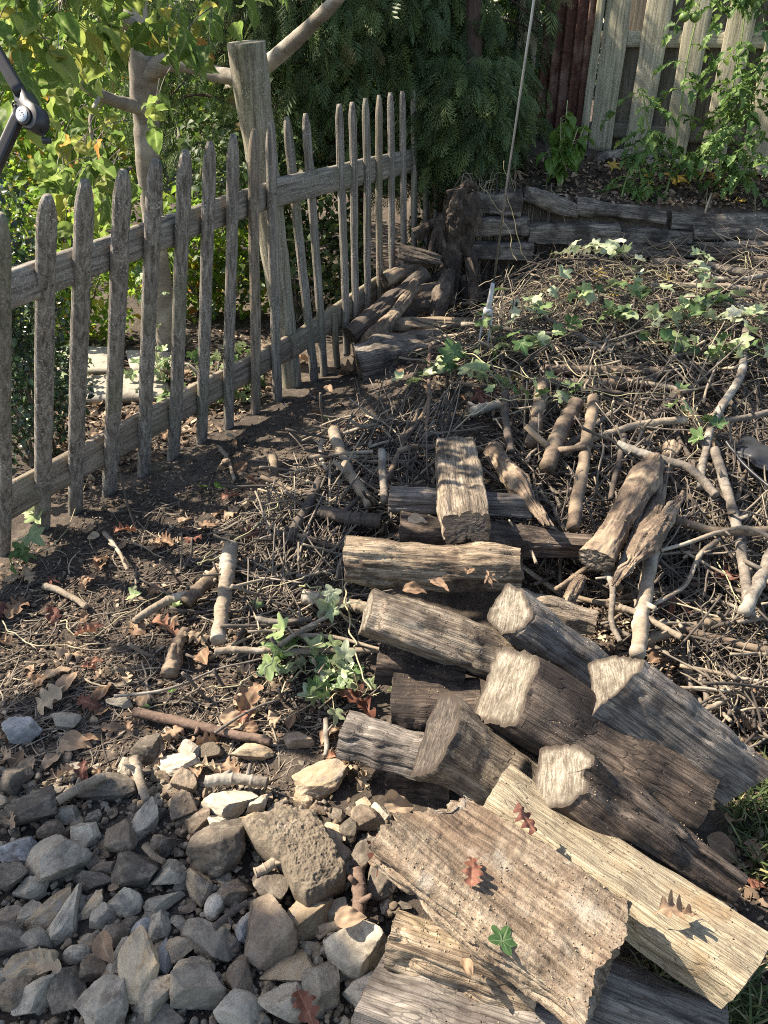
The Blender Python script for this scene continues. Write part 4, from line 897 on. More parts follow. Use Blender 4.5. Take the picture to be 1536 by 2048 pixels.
def tmpl_polar(rf, nth=60, rings=(.35, .7, 1), fold=.15, droop=.25, wave=.05, seed=0, cx=.0):
    th = np.linspace(-math.pi, math.pi, nth, endpoint=False); r = np.array([rf(a) for a in th]); V = [(0, 0, 0)]; ve = [0.0]
    for q in rings:
        x = r * q * np.cos(th); y = r * q * np.sin(th); z = fold * np.abs(y) - droop * (x * x + y * y) + wave * vnoise(x * 4 + seed, y * 4, q)
        V += list(zip(x, y, z)); ve += [min(abs(((a / 0.72 + .5) % 1) - .5) * 1.6 * q, 1) for a in th]
    T = [(0, 1 + k, 1 + (k + 1) % nth) for k in range(nth)]
    for j in range(len(rings) - 1):
        a, b = 1 + j * nth, 1 + (j + 1) * nth
        for k in range(nth): k2 = (k + 1) % nth; T += [(a + k, b + k, b + k2), (a + k, b + k2, a + k2)]
    return np.array(V), np.array(T), np.array(ve)
def w_ovate(t): return 0.36 * (math.sin(math.pi * min(1, t ** .78)) ** .85) * (1 - .25 * t) + .004
def w_narrow(t): return 0.2 * math.sin(math.pi * t ** .85) + .004
def w_oak(t):
    if t < .12: return .012
    u = (t - .12) / .88; base = .30 * math.sin(math.pi * min(.98, u ** .9 * .92 + .04)) ** .6
    return max(.03, base * (.36 + .64 * (0.5 + 0.5 * math.cos((u * 3.6 - .45) * 2 * math.pi)) ** .7))
def r_ivy(a):
    c = [0, 1.02, -1.02, 2.05, -2.05]; A_ = [1.0, .82, .82, .62, .62]; v = max(A_[i] * math.exp(-((a - c[i]) / .42) ** 2) for i in range(5))
    return (.32 + .45 * v) if abs(a) < 2.75 else .22
def r_maple(a):
    c = [0, .95, -.95, 1.9, -1.9]; A_ = [1.0, .95, .95, .6, .6]; v = max(A_[i] * math.exp(-((a - c[i]) / .27) ** 2) for i in range(5))
    return .17 + .6 * v + .04 * math.sin(a * 19)
T_OV = [tmpl_strip(w_ovate, 26, 6, .22, .35, .09, s) for s in range(4)]
T_OV2 = [tmpl_strip(w_ovate, 5, 1, .2, .3, 0, s) for s in range(2)]
T_SM = [tmpl_strip(w_ovate, 4, 1, .2, .2, 0, 0)]
T_OAK = [tmpl_strip(w_oak, 44, 4, c, b, w, s) for s, (c, b, w) in enumerate([(.22, .3, .10), (.4, .5, .12), (-.3, .25, .13), (.1, .6, .10), (.6, .1, .13)])]
T_IVY = [tmpl_polar(r_ivy, 60, (.3, .65, 1), f, d, .08, s) for s, (f, d) in enumerate([(.1, .15), (.4, .3), (-.25, .2), (.7, .1)])]
T_MAP = [tmpl_polar(r_maple, 70, (.3, .65, 1), f, d, .14, s) for s, (f, d) in enumerate([(.2, .4), (.6, .5), (-.4, .3)])]
T_TOM = None
# ------------------------------------------------------------------ dogwood-like tree with broad leaves
tree = empty('broadleaf_tree', ong(335, 705), 'smooth-barked young tree with broad yellow-green leaves behind the picket fence', 'tree')
def tparent(o, root): 
    bpy.context.view_layer.update(); o.parent = root; o.matrix_parent_inverse = root.matrix_world.inverted(); return o
def Pd(px, py, D): return atD(px, py, D)
mb = MB(); pts = [Pd(338,760,4.3), Pd(330,640,4.3), Pd(312,480,4.3), Pd(296,330,4.25), Pd(293,230,4.25), Pd(282,130,4.2), Pd(272,40,4.2), Pd(262,-120,4.2)]
P = catmull(pts, 90); tube(mb, P, np.interp(np.linspace(0, 1, 90), [0,.1,.3,.55,.62,.75,1], [.075,.062,.055,.062,.066,.058,.05]), 24, .14, 9, 2); tparent(mb.link('trunk', M['treebark']), tree)
def branch(pts, r, sd=1, root=tree, mat='treebark', name='branch'):
    mb = MB(); n = 16 * len(pts); tube(mb, catmull(pts, n), np.interp(np.linspace(0, 1, n), np.linspace(0, 1, len(r)), r), 14, .22, 14, sd); return tparent(mb.link(name, M[mat]), root)
branch([Pd(292,150,4.2),Pd(330,125,4.15),Pd(390,132,4.1),Pd(440,150,4.05),Pd(500,150,3.95),Pd(560,108,3.85),Pd(610,62,3.75),Pd(690,-20,3.6),Pd(760,-120,3.5)],[.045,.042,.036,.034,.034,.032,.029,.024,.02],1)
branch([Pd(296,215,4.22),Pd(250,208,4.15),Pd(190,185,4.0),Pd(140,140,3.8),Pd(100,80,3.6),Pd(50,-20,3.3)],[.042,.030,.024,.020,.017,.014],2)
branch([Pd(275,60,4.2),Pd(220,20,4.0),Pd(140,-60,3.7)],[.035,.028,.02],3)
branch([Pd(120,110,3.7),Pd(60,60,3.3),Pd(-40,10,2.9)],[.022,.018,.012],4)
branch([Pd(200,190,4.0),Pd(180,240,3.8),Pd(190,300,3.7),Pd(200,370,3.6)],[.012,.008,.006,.004],5)
lf = MB(); tw = MB()
CL = [(20,30,2.7,70,26),(90,70,2.8,70,26),(60,130,2.7,55,16),(150,40,3.0,70,24),(215,60,3.2,70,22),(270,0,3.3,70,18),(350,15,3.2,60,15),(395,80,3.2,45,10),(340,75,3.2,50,10),(420,10,3.3,40,8),
      (40,-60,2.7,90,26),(180,-70,3.0,100,30),(330,-80,3.2,100,26),(110,190,3.1,50,10),(170,160,3.3,50,9),(300,215,3.6,38,6),(335,190,3.6,20,3),
      (150,270,3.6,40,9),(195,265,3.6,38,8),(190,320,3.5,50,18),(225,300,3.5,28,6),(150,330,3.5,45,12),(170,375,3.4,50,15),(225,360,3.4,35,8),(120,350,3.5,40,10),(105,300,3.7,45,10),(230,430,3.5,40,8),(480,-10,3.4,25,5),(560,-30,3.4,30,5)]
for (px, py, D, rp, cnt) in CL:
    c = Pd(px, py, D); rr = rp / F * depth_of(c)
    base = c + Vector((random.uniform(-.02, .05), .12, .10))
    for k in range(int(cnt * .95)):
        o = Vector((random.gauss(0, .55) * rr, random.uniform(-1, 1) * .22, random.gauss(0, .55) * rr)); p = c + o
        T = T_OV[random.randrange(4)]
        Mx = mats4([tuple(p)], [random.uniform(-1.1, 1.1)], [random.uniform(-.1, 1.35)], [random.uniform(0, 6.28)], [random.uniform(.068, .122)])
        instance(lf, T, Mx)
        if k % 3 == 0: tube(tw, catmull([base, base.lerp(p, .5) + Vector((0, 0, .02)), p], 6), [.0028, .002, .0015, .0015, .001, .001], 5)
tparent(lf.link('foliage', M['dogwood']), tree); tparent(tw.link('twigs', M['bark_grey'], kind='stuff'), tree)
# off-frame top crown of the same tree: the dapples on the yard come through it
lf2 = MB(); pos = []
for k in range(2600):
    a = random.uniform(0, 6.28); rr = random.random() ** .5 * 1.25; z = 2.55 + random.random() * 1.5
    p = (-1.55 + rr * math.cos(a), 4.0 + rr * math.sin(a), z)
    if float(vnoise(p[0] * 2.6, p[1] * 2.6, p[2] * 2.6)) < .13: continue
    pos.append(p)
for tt in range(2):
    q = np.array(pos[tt::2]); n = len(q); instance(lf2, T_OV2[tt], mats4(q, rng.uniform(-.8, .8, n), rng.uniform(.2, 1.4, n), rng.uniform(0, 6.28, n), rng.uniform(.07, .11, n)))
tparent(lf2.link('foliage', M['dogwood']), tree)
# ------------------------------------------------------------------ cedars
def spray_tmpl(seed, nb=9, detail=True):
    r = random.Random(seed); V = []; T = []; ve = []
    def strip(a, b, w, z0, z1):
        d = np.array([b[0] - a[0], b[1] - a[1]]); L = np.hypot(*d) + 1e-9; n_ = np.array([-d[1], d[0]]) / L * w; i = len(V)
        m = ((a[0] + b[0]) / 2, (a[1] + b[1]) / 2)
        V.extend([(a[0], a[1], z0), (m[0] + n_[0], m[1] + n_[1], (z0 + z1) / 2 + .01), (m[0] - n_[0], m[1] - n_[1], (z0 + z1) / 2 - .01), (b[0], b[1], z1)]); T.extend([(i, i + 1, i + 2), (i + 1, i + 3, i + 2)])
        ve.extend([1, 1, 1, 1])
    def Z(x, y): return -.35 * x * x - .25 * abs(y) 
    strip((0, 0), (.5, 0), .012, 0, Z(.5, 0)); strip((.45, 0), (1, 0.02), .012, Z(.45, 0), Z(1, 0))
    for k in range(nb):
        t = .08 + .86 * k / nb; 
        for s in (1, -1):
            L = (.50 * (1 - t) ** .8 + .08) * r.uniform(.75, 1.15); an = .75 + r.uniform(-.12, .12); e = (t + L * math.cos(an), s * L * math.sin(an))
            strip((t, 0), e, .013 if detail else .035, Z(t, 0), Z(*e))
            if detail:
                m = max(1, int(L * 7.5))
                for j in range(m):
                    u = (j + .6) / (m + .3); b0_ = (t + (e[0] - t) * u, e[1] * u)
                    for s2 in (1, -1):
                        l2 = L * .36 * (1.05 - u) + .03; a2 = an + s2 * .7; e2 = (b0_[0] + l2 * math.cos(a2), b0_[1] + s * l2 * math.sin(a2)); strip(b0_, e2, .0125, Z(*b0_), Z(*e2))
    return np.array(V, float), np.array(T), np.array(ve, float)
SPR = [spray_tmpl(k, 7) for k in range(4)]; SPL = [spray_tmpl(10 + k, 5, False) for k in range(2)]
def cedar(name_loc, radius, z0, z1, n, n2, label, seed, hang=None, keep=None):
    x, y = name_loc; root = empty('cedar_tree', (x, y, 0), label, 'tree'); r = np.random.default_rng(seed)
    mb = MB(); tube(mb, catmull([(x, y, -.05), (x + .03, y, 1), (x - .02, y, 2.2), (x, y, z1)], 60), np.linspace(.085, .02, 60), 18, .25, 9, seed); tparent(mb.link('trunk', M['cedarbark']), root)
    mb = MB()
    for k in range(26):
        a = r.uniform(0, 6.28); z = r.uniform(z0, z1 - .3); L = radius * r.uniform(.5, .95)
        tube(mb, catmull([(x, y, z), (x + L * .5 * math.cos(a), y + L * .5 * math.sin(a), z + .05), (x + L * math.cos(a), y + L * math.sin(a), z - .12)], 10), np.linspace(.014, .003, 10), 6, .2, 30, k)
    tparent(mb.link('branches', M['cedarbark'], kind='stuff'), root)
    cr = MB()
    def cloud(n, TT, sc, lo):
        z = z0 + (z1 - z0) * r.random(n) ** .9; a = r.uniform(0, 2 * math.pi, n); prof = radius * (.55 + .45 * np.sin(np.clip((z - z0) / (z1 - z0) * 2.2 + .5, 0, math.pi))); rad = prof * (lo + (1 - lo) * r.random(n) ** .6)
        P = np.stack([x + rad * np.cos(a), y + rad * np.sin(a), z], 1)
        k = vnoise(P[:, 0] * 2.3 + seed, P[:, 1] * 2.3, P[:, 2] * 3.2) + .5 * vnoise(P[:, 0] * 7 + seed, P[:, 1] * 7, P[:, 2] * 7) > -.08; 
        if keep: k &= keep(P)
        P = P[k]; a = a[k]; n = len(P)
        Mx = mats4(P, r.normal(0, .55, n), r.uniform(.35, 1.25, n), a + r.normal(0, .5, n), r.uniform(.7, 1.2, n) * sc)
        for j in range(len(TT)): instance(cr, TT[j], Mx[j::len(TT)])
    cloud(int(n * 2.6), SPR, .155, .5); cloud(int(n2 * 1.8), SPL, .15, .1)
    tparent(cr.link('foliage', M['cedar']), root)
    return root
cedar((-.95, 5.9), .95, .9, 3.6, 1500, 1300, 'dark cedar tree behind the left part of the picket fence', 21)
cedar((-.18, 5.5), .85, .75, 3.0, 2000, 1100, 'dark cedar tree with a reddish trunk behind the tall fence post', 22)
c3 = cedar((.42, 5.75), .85, 1.02, 2.55, 1900, 1000, 'dark drooping cedar tree between the picket fence and the board fence', 23, keep=lambda P: P[:, 0] < 1.02)
cedar((.47, 4.98), .40, .93, 1.5, 620, 200, 'low young cedar whose feathery sprays hang over the root stump', 24)
# a tree standing to the left, outside the picture: its crown shades the lower stones
def shade_tree(x, y, blobs, label, seed):
    root = empty('shade_tree', (x, y, 0), label, 'tree'); r = np.random.default_rng(seed); mb = MB(); top = np.mean([b[:3] for b in blobs], 0)
    tube(mb, catmull([(x, y, -.1), (x + .05, y, 1.4), tuple(top)], 50), np.linspace(.09, .02, 50), 16, .2, 9, seed)
    for b in blobs: tube(mb, catmull([(x + .04, y, 1.5), tuple((np.array(b[:3]) + top) / 2 - np.array([0, 0, .15])), tuple(b[:3])], 20), np.linspace(.04, .008, 20), 8, .2, 20, seed)
    tparent(mb.link('trunk', M['treebark']), root); cr = MB()
    for (bx, by, bz, rad, n, hole) in blobs:
        d = r.normal(size=(n, 3)); d /= np.linalg.norm(d, axis=1)[:, None]; P = np.array([bx, by, bz]) + d * (r.random(n) ** .4)[:, None] * rad * np.array([1, 1, .7]); P = P[vnoise(P[:, 0] * 5, P[:, 1] * 5, P[:, 2] * 5) > hole]; n = len(P)
        instance(cr, T_OV2[0], mats4(P, r.uniform(-.8, .8, n), r.uniform(-.2, 1.4, n), r.uniform(0, 6.28, n), r.uniform(.07, .11, n)))
    tparent(cr.link('foliage', M['dogwood']), root)
def sunpt(gx_, gy_, h, gz=0.0): k = (h - gz) / SD.z; return (gx_ + SD.x * k, gy_ + SD.y * k, h)
def gpx(px, py, z=0.03): p = atz(px, py, z); return p.x, p.y
SB = [(*sunpt(*gpx(120, 1800), 3.0), .30, 1100, -.05), (*sunpt(*gpx(250, 1950), 3.1), .30, 1100, -.05), (*sunpt(*gpx(430, 1960), 3.0), .22, 600, -.05), (*sunpt(*gpx(-50, 1950), 3.2), .35, 1000, -.1), (*sunpt(*gpx(600, 2060), 3.1), .18, 500, -.2), (*sunpt(*gpx(230, 1700), 2.8), .14, 260, -.2), (*sunpt(*gpx(-60, 1560), 2.9), .20, 400, -.2), (*sunpt(*gpx(120, 1420), 3.2), .10, 130, -.1), (*sunpt(*gpx(310, 1310), 3.1), .09, 130, -.1)]
shade_tree(-3.9, 1.9, SB, 'leafy tree standing beyond the left edge of the picture', 61)
# dark ivy and dead stuff under the cedars (one bush each)
def bush(loc, rad, n, mat, T, size, label, cat, name, squash=1.0, seed=0, holes=-.2, zc=None, stems=10, stemmat='bark_grey', group=None):
    r = np.random.default_rng(seed); x, y, z = loc; root = empty(name, (x, y, float(G(x, y))), label, cat, group)
    d = r.normal(size=(n, 3)); d /= np.linalg.norm(d, axis=1)[:, None]; rr = r.random(n) ** .45
    P = np.array(loc) + d * rr[:, None] * np.array(rad); P = P[P[:, 2] > .02]; k = vnoise(P[:, 0] * 4 + seed, P[:, 1] * 4, P[:, 2] * 4) > holes; P = P[k]
    mb = MB(); n = len(P); Mx = mats4(P, r.uniform(-1, 1, n), r.uniform(-.6, 1.3, n), r.uniform(0, 6.28, n), r.uniform(.65, 1.3, n) * size)
    for j in range(len(T)): instance(mb, T[j], Mx[j::len(T)])
    tparent(mb.link('foliage', M[mat]), root); mb = MB()
    for k in range(stems):
        q = P[r.integers(len(P))]; b = np.array([x, y, 0]) + r.normal(0, .04, 3) * [1, 1, 0]
        tube(mb, catmull([tuple(b), tuple(b * .4 + q * .6 + np.array([0, 0, .1])), tuple(q)], 12), np.linspace(.009, .002, 12), 6, .2, 30, k)
    tparent(mb.link('stem', M[stemmat]), root); return root
bush((-1.50, 2.98, .55), (.26, .36, .72), 5200, 'box', T_SM, .030, 'dark glossy boxwood bush filling the gaps at the left end of the picket fence', 'bush', 'boxwood_bush', seed=1, holes=-.5, stems=16)
bush((-2.7, 6.6, 1.1), (.9, .8, 1.2), 6500, 'lime', T_OV2, .06, 'bright sunlit lime-green bush far behind the broad-leaved tree', 'bush', 'leafy_bush', seed=2)
bush((-4.1, 7.4, 1.0), (1.2, .9, 1.4), 6500, 'lime', T_OV2, .07, 'yellow-green bush at the far left edge', 'bush', 'leafy_bush', seed=3)
bush((-1.7, 7.6, 1.2), (1.0, .8, 1.5), 6500, 'lime_mid', T_OV2, .06, 'mid-green bush beyond the flagstones', 'bush', 'leafy_bush', seed=4)
bush((-1.88, 4.55, .45), (.50, .30, .62), 3600, 'lime', T_OV2, .05, 'low bush with orange and yellow-green leaves behind the leftmost pickets', 'bush', 'leafy_bush', seed=5)
bush((-1.15, 5.0, .36), (.55, .25, .45), 1900, 'lime', T_OV2, .06, 'low sunny shrub at the foot of the broad-leaved tree', 'bush', 'leafy_bush', seed=6)
bush((-2.0, 3.7, .12), (.5, .4, .18), 900, 'ivy', T_IVY, .045, 'ivy clump on the ground behind the leftmost pickets', 'ivy', 'ivy_clump', seed=7, stems=6)
bush((-.9, 3.75, .10), (.45, .3, .20), 620, 'ivy', T_IVY, .05, 'ivy clump behind the middle pickets', 'ivy', 'ivy_clump', seed=8, stems=6)
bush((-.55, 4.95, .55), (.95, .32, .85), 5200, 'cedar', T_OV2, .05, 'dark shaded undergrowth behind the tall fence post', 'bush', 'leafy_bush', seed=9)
for k, (x, y, w) in enumerate([(-6, 11, 2.4), (-3, 11.5, 2.4), (0.2, 10.5, 2.2), (3.2, 10.5, 2.2), (5.5, 8.5, 2.0)]):
    bush((x, y, 1.7), (w, 1.3, 2.6), 6500, ['lime_mid', 'lime_mid', 'lime_mid', 'box', 'box'][k], T_OV2, .14, ['tall green tree mass at the far left behind everything', 'tall green tree mass behind the lime-green bush', 'tall green tree mass seen through the cedars', 'dark tree beyond the board fence', 'dark tree beyond the right end of the board fence'][k], 'tree', 'background_tree', seed=40 + k, holes=-.4)
# ------------------------------------------------------------------ brush: hand-placed sticks
BGp = 'sticks of the brush heap'
def stick(pts, wpx, mat, label, lift=.09, lifts=None, name='stick', taper=.75, seed=None, bump=.28, group=None, cat='stick', ends=True):
    seed = random.random() * 99 if seed is None else seed
    P = [ong(x, y, (lifts[i] if lifts else lift)) for i, (x, y) in enumerate(pts)]
    r = wpx / F * depth_of(P[len(P) // 2]) / 2; n = max(60, 30 * len(P)); Q = catmull(P, n); ks = min(12.0, sum((P[i + 1] - P[i]).length for i in range(len(P) - 1)) / .05) / n
    Q = [q + Vector((float(vnoise(i * ks, seed, 0)), float(vnoise(i * ks, seed, 3)), float(vnoise(i * ks, seed, 6)))) * min(r * .35, .0035) for i, q in enumerate(Q)]
    c = sum(Q, Vector()) / n; mb = MB(); rad = np.linspace(r, r * taper, n) * (1 + .07 * np.array([float(vnoise(i * ks, seed, 9)) for i in range(n)]))
    for kn in range(2): kc = random.randrange(3, n - 3); rad *= 1 + .16 * np.exp(-((np.arange(n) - kc) / 1.6) ** 2)
    tube(mb, [q - c for q in Q], rad * .84, 20 if wpx > 12 else 8, bump * (.9 if mat == 'rough' else .55), 110 if r > .006 else 200, seed, rnd=.55)
    for kn in range(random.choice([0, 1, 1, 2]) if bump and wpx > 10 else 0):
        i = random.randrange(n // 6, n - n // 6); d_ = Vector((random.gauss(0, 1), random.gauss(0, 1), random.uniform(0, 1))).normalized(); b_ = Q[i] - c; tube(mb, [b_, b_ + d_ * r * 1.5, b_ + d_ * r * random.uniform(2, 4)], [r * .45, r * .34, r * .28], 8, .2, 90, seed, rnd=.55)
    o = mb.link(name, M[mat], None, label, cat, group); o.location = c
    return o
HS = [
 ([(1188,795),(1170,900),(1146,1055)],29,'bark','straight brown branch standing steeply right of the pile, with a pale fungus spot',.20,.95),
 ([(1152,808),(1118,870),(1094,935)],38,'bark','stubby thick branch piece with a pale lichen-banded lower end',.17,1.0),
 ([(1085,765),(1075,830),(1062,890)],34,'rough','rotten upright stub with splintered pale top',.15,.8),
 ([(1010,785),(1012,850),(1022,905)],20,'bark_dark','short dark stub behind the rotten splintered log',.15,.8),
 ([(1492,660),(1482,745),(1432,835),(1412,900),(1400,975)],22,'bark_grey','long crooked grey branch with a pale tip at the right',.16,.7),
 ([(1560,820),(1480,838),(1425,848)],15,'bark_grey','grey stick entering from the right edge and crossing the crooked grey branch',.19,.8),
 ([(1370,840),(1290,848),(1200,872),(1125,908)],19,'bark_pale','pale knobbly stick lying across, right of the steep brown branch',.16,.7),
 ([(1345,1010),(1310,1090),(1290,1190),(1275,1310)],34,'bark_pale','smooth pale grey pole, longest upright one in the brush',.20,1.0),
 ([(1560,1062),(1440,1062),(1345,1040)],22,'bark','brown stick lying level right of the flaking bark piece',.20,.9),
 ([(1560,1085),(1500,1056),(1440,1064),(1380,1085),(1320,1100)],12,'bark_pale','forked pale stick arching over the level brown one',.23,.7),
 ([(1430,900),(1455,985),(1480,1080),(1500,1235)],26,'bark_grey','dark grey branch running down towards the forked trunk piece at right',.17,.9),
 ([(1545,1100),(1518,1165),(1488,1225)],30,'bark_grey','speckled grey branch at the right edge meeting the dark grey one',.19,.9),
 ([(1250,870),(1236,930),(1222,1000)],15,'bark_dark','thin dark stick between the stout barked log and the steep brown branch',.18,.8),
 ([(1235,890),(1300,912),(1380,938),(1430,990)],24,'bark_grey','mossy grey branch passing behind the slim brown log',.19,.8),
 ([(1437,1078),(1400,1110),(1370,1170),(1300,1215)],13,'bark_pale','bent tan twig below the forked pale stick',.17,.7),
 ([(1205,1120),(1225,1180),(1222,1240),(1240,1285)],17,'bark_grey','wavy grey stick standing behind the pointed grey log',.18,.7),
 ([(1238,1213),(1300,1240),(1362,1276)],16,'bark_pale','pale broken stick crossing in front of the smooth pole',.20,.95),
 ([(1290,1280),(1370,1258),(1442,1240)],24,'bark','lumpy brown stick at the foot of the smooth pole',.12,.8),
 ([(1290,985),(1270,1060),(1232,1150)],16,'bark_grey','thin grey pole squeezed between the two brown logs',.19,.8),
 ([(1240,1180),(1200,1130),(1110,1180)],22,'rough','twisted rotten root at the end of the purplish wedge log',.14,.5),
 ([(1105,915),(1160,870),(1230,820)],14,'bark_grey','grey stick behind the stubby thick branch',.12,.8),
 ([(1330,745),(1180,740),(1090,738)],26,'bark','brown log-like branch level in the middle of the vines',.10,.8),
 ([(1300,765),(1180,768),(1060,760)],30,'bark','broad brown branch under the vines in the middle',.07,.7),
 ([(1350,790),(1290,850),(1230,860)],24,'bark_dark','dark branch right behind the steep brown one',.10,.7),
 ([(1340,770),(1370,810),(1440,900)],20,'bark','brown stick leading down to the crooked grey branch',.10,.8),
 ([(1505,580),(1420,572),(1300,572)],15,'bark_pale','straight tan stick with a clean pale cut end at upper right',.11,.9),
 ([(1560,560),(1460,540),(1400,530),(1300,523)],22,'bark_grey','grey branch just below the log wall at right',.06,.8),
 ([(1570,520),(1480,518),(1390,512)],16,'bark','brown branch tight against the foot of the log wall',.05,.8),
 ([(1560,545),(1450,560),(1390,535)],14,'bark_grey','crooked grey branch below the wall near the right edge',.08,.7),
 ([(1560,615),(1480,610),(1430,606)],13,'bark_grey','grey stick poking in from the right below the cut tan stick',.09,.8),
 ([(1320,560),(1270,590),(1235,610)],14,'bark','short brown stick in the ivy below the wall',.07,.7),
 ([(1190,640),(1195,610),(1192,575)],12,'bark_dark','little dark stub standing up with a pale broken top',.06,.9),
 ([(850,622),(900,610),(945,606)],10,'bark_grey','thin grey stick reaching right from the stump',.10,.7),
 ([(940,825),(985,812),(1030,800)],24,'bark_grey','lichen-spotted grey branch left of the stubs',.10,.8),
 ([(462,1090),(450,1180),(436,1280)],38,'bark_pale','flat tan slat of wood standing up left of the pile',.10,.85,),
 ([(470,1118),(420,1160),(372,1205)],34,'bark','stout brown branch leaning behind the tan slat',.05,.95),
 ([(375,1190),(320,1210),(268,1243)],24,'bark_pale','tan branch end reaching left onto the soil',.04,.7),
 ([(606,1196),(670,1204),(738,1216)],32,'bark_pale','pale ringed branch butting against the long grey log',.10,.95),
 ([(430,1302),(520,1300),(600,1304),(765,1300)],17,'bark_pale','long pale stick at the bottom of the twig bundle',.08,.8),
 ([(268,1425),(340,1438),(450,1465),(542,1483)],25,'bark_red','reddish-barked stick lying on the soil above the stones',.03,.8),
 ([(512,1240),(560,1244),(625,1238)],16,'bark_grey','short grey stick in the twig bundle',.10,.8),
 ([(560,1292),(600,1262),(648,1235)],14,'bark_pale','bent pale twig over the twig bundle',.12,.7),
 ([(598,1270),(680,1276),(768,1300)],12,'bark_pale','slender pale twig running under the long grey log',.10,.6),
 ([(228,1392),(330,1380),(450,1335),(600,1300)],8,'bark_grey','thin grey twig lying across the bare soil',.06,.5),
 ([(430,1465),(500,1420),(560,1400)],8,'bark_grey','thin twig slanting over the end of the reddish stick',.05,.6),
 ([(668,862),(690,930),(715,970),(742,1012)],32,'bark_pale','peeling branch with pale patches left of the dark stake',.08,.8),
 ([(640,960),(610,1020),(578,1082)],26,'bark_dark','dark branch slanting down left of the knotty log',.08,.8),
 ([(545,915),(552,960),(590,985),(650,980)],28,'bark','crooked brown branch by the fence side of the brush',.05,.6),
 ([(762,1042),(700,1036),(640,1020)],34,'bark_dark','dark thick branch end behind the knotty log',.09,.9),
 ([(600,1030),(585,1070),(560,1100)],20,'bark_dark','short dark branch in the twigs left of the pile',.07,.7),
 ([(762,900),(766,950),(770,1005)],20,'bark_grey','dark grey stake standing left of the slab log',.17,.9),
 ([(620,915),(680,908),(745,903)],10,'bark_pale','thin straight pale twig above the peeling branch',.12,.8),
 ([(645,880),(640,910),(655,940)],12,'bark_pale','short bright twig near the peeling branch',.10,.7),
 ([(860,690),(858,780),(850,880)],11,'bark_red','upright reddish twig left of the ivy',.12,.5),
 ([(800,880),(840,840),(865,780)],13,'bark','brown stick in the upright bundle of twigs',.10,.6),
 ([(775,960),(810,880),(848,800)],14,'bark','leaning brown stick of the upright twig bundle',.09,.6),
 ([(88,1170),(130,1185),(172,1215)],17,'bark_pale','short bleached stick on the soil near the left edge',.02,.8),
 ([(210,1065),(235,1100),(255,1140)],11,'bark_pale','bleached splintered twig standing by the pickets',.05,.7),
 ([(340,1345),(352,1300),(372,1262)],40,'rough','soil-caked root chunk at the edge of the bare soil',.03,.6),
 ([(440,895),(455,920),(468,960)],11,'bark_pale','small pale stick by the foot of a picket',.02,.7),
 ([(650,1440),(655,1480),(650,1512)],14,'bark_grey','short upright stick end beside the small dark grey log',.05,.8),
 ([(115,1602),(160,1575),(212,1552)],22,'bark_pale','grey splinter of wood lying across the top of the stones',.07,.9),
 ([(270,1520),(280,1560),(292,1600)],26,'bark_pale','pale wood wedge stuck upright among the top stones',.05,.7),
 ([(410,1562),(470,1558),(535,1565)],28,'bark_grey','grey weathered wood chunk at the top of the stones',.05,.9),
 ([(430,1855),(460,1830),(495,1805)],18,'bark_dark','dark bit of bark among the stones',.07,.7),
 ([(512,1745),(535,1735),(556,1722)],26,'bark_pale','small cut pale branch piece against the sandy slab',.06,.95),
 ([(715,1740),(718,1790),(716,1835)],34,'bark_red','reddish rotten wood block beside the rotten slab',.06,.9),
 ([(290,1690),(310,1710),(330,1722)],17,'bark','short brown stick between the dark stones',.06,.8),
 ([(640,1860),(680,1850),(705,1842)],22,'bark','brown stick end under the rotten slab',.06,.9),
 ([(1160,1620),(1300,1700),(1400,1745)],0,'bark','',.0,1),
 ([(1310,1440),(1400,1425),(1480,1380)],16,'bark_pale','pale stick near the rightmost log of the pile',.10,.7),
 ([(1170,1340),(1300,1370),(1460,1380)],12,'bark_pale','thin pale stick just above the rightmost log',.14,.6),
 ([(1425,1440),(1460,1405),(1470,1345)],22,'bark_dark','dark stub by the dry leaves at the right edge',.06,.8),
]
for h in HS:
    if h[1] == 0: continue
    g = None
    stick(h[0], h[1], h[2], h[3], h[4], taper=h[5])
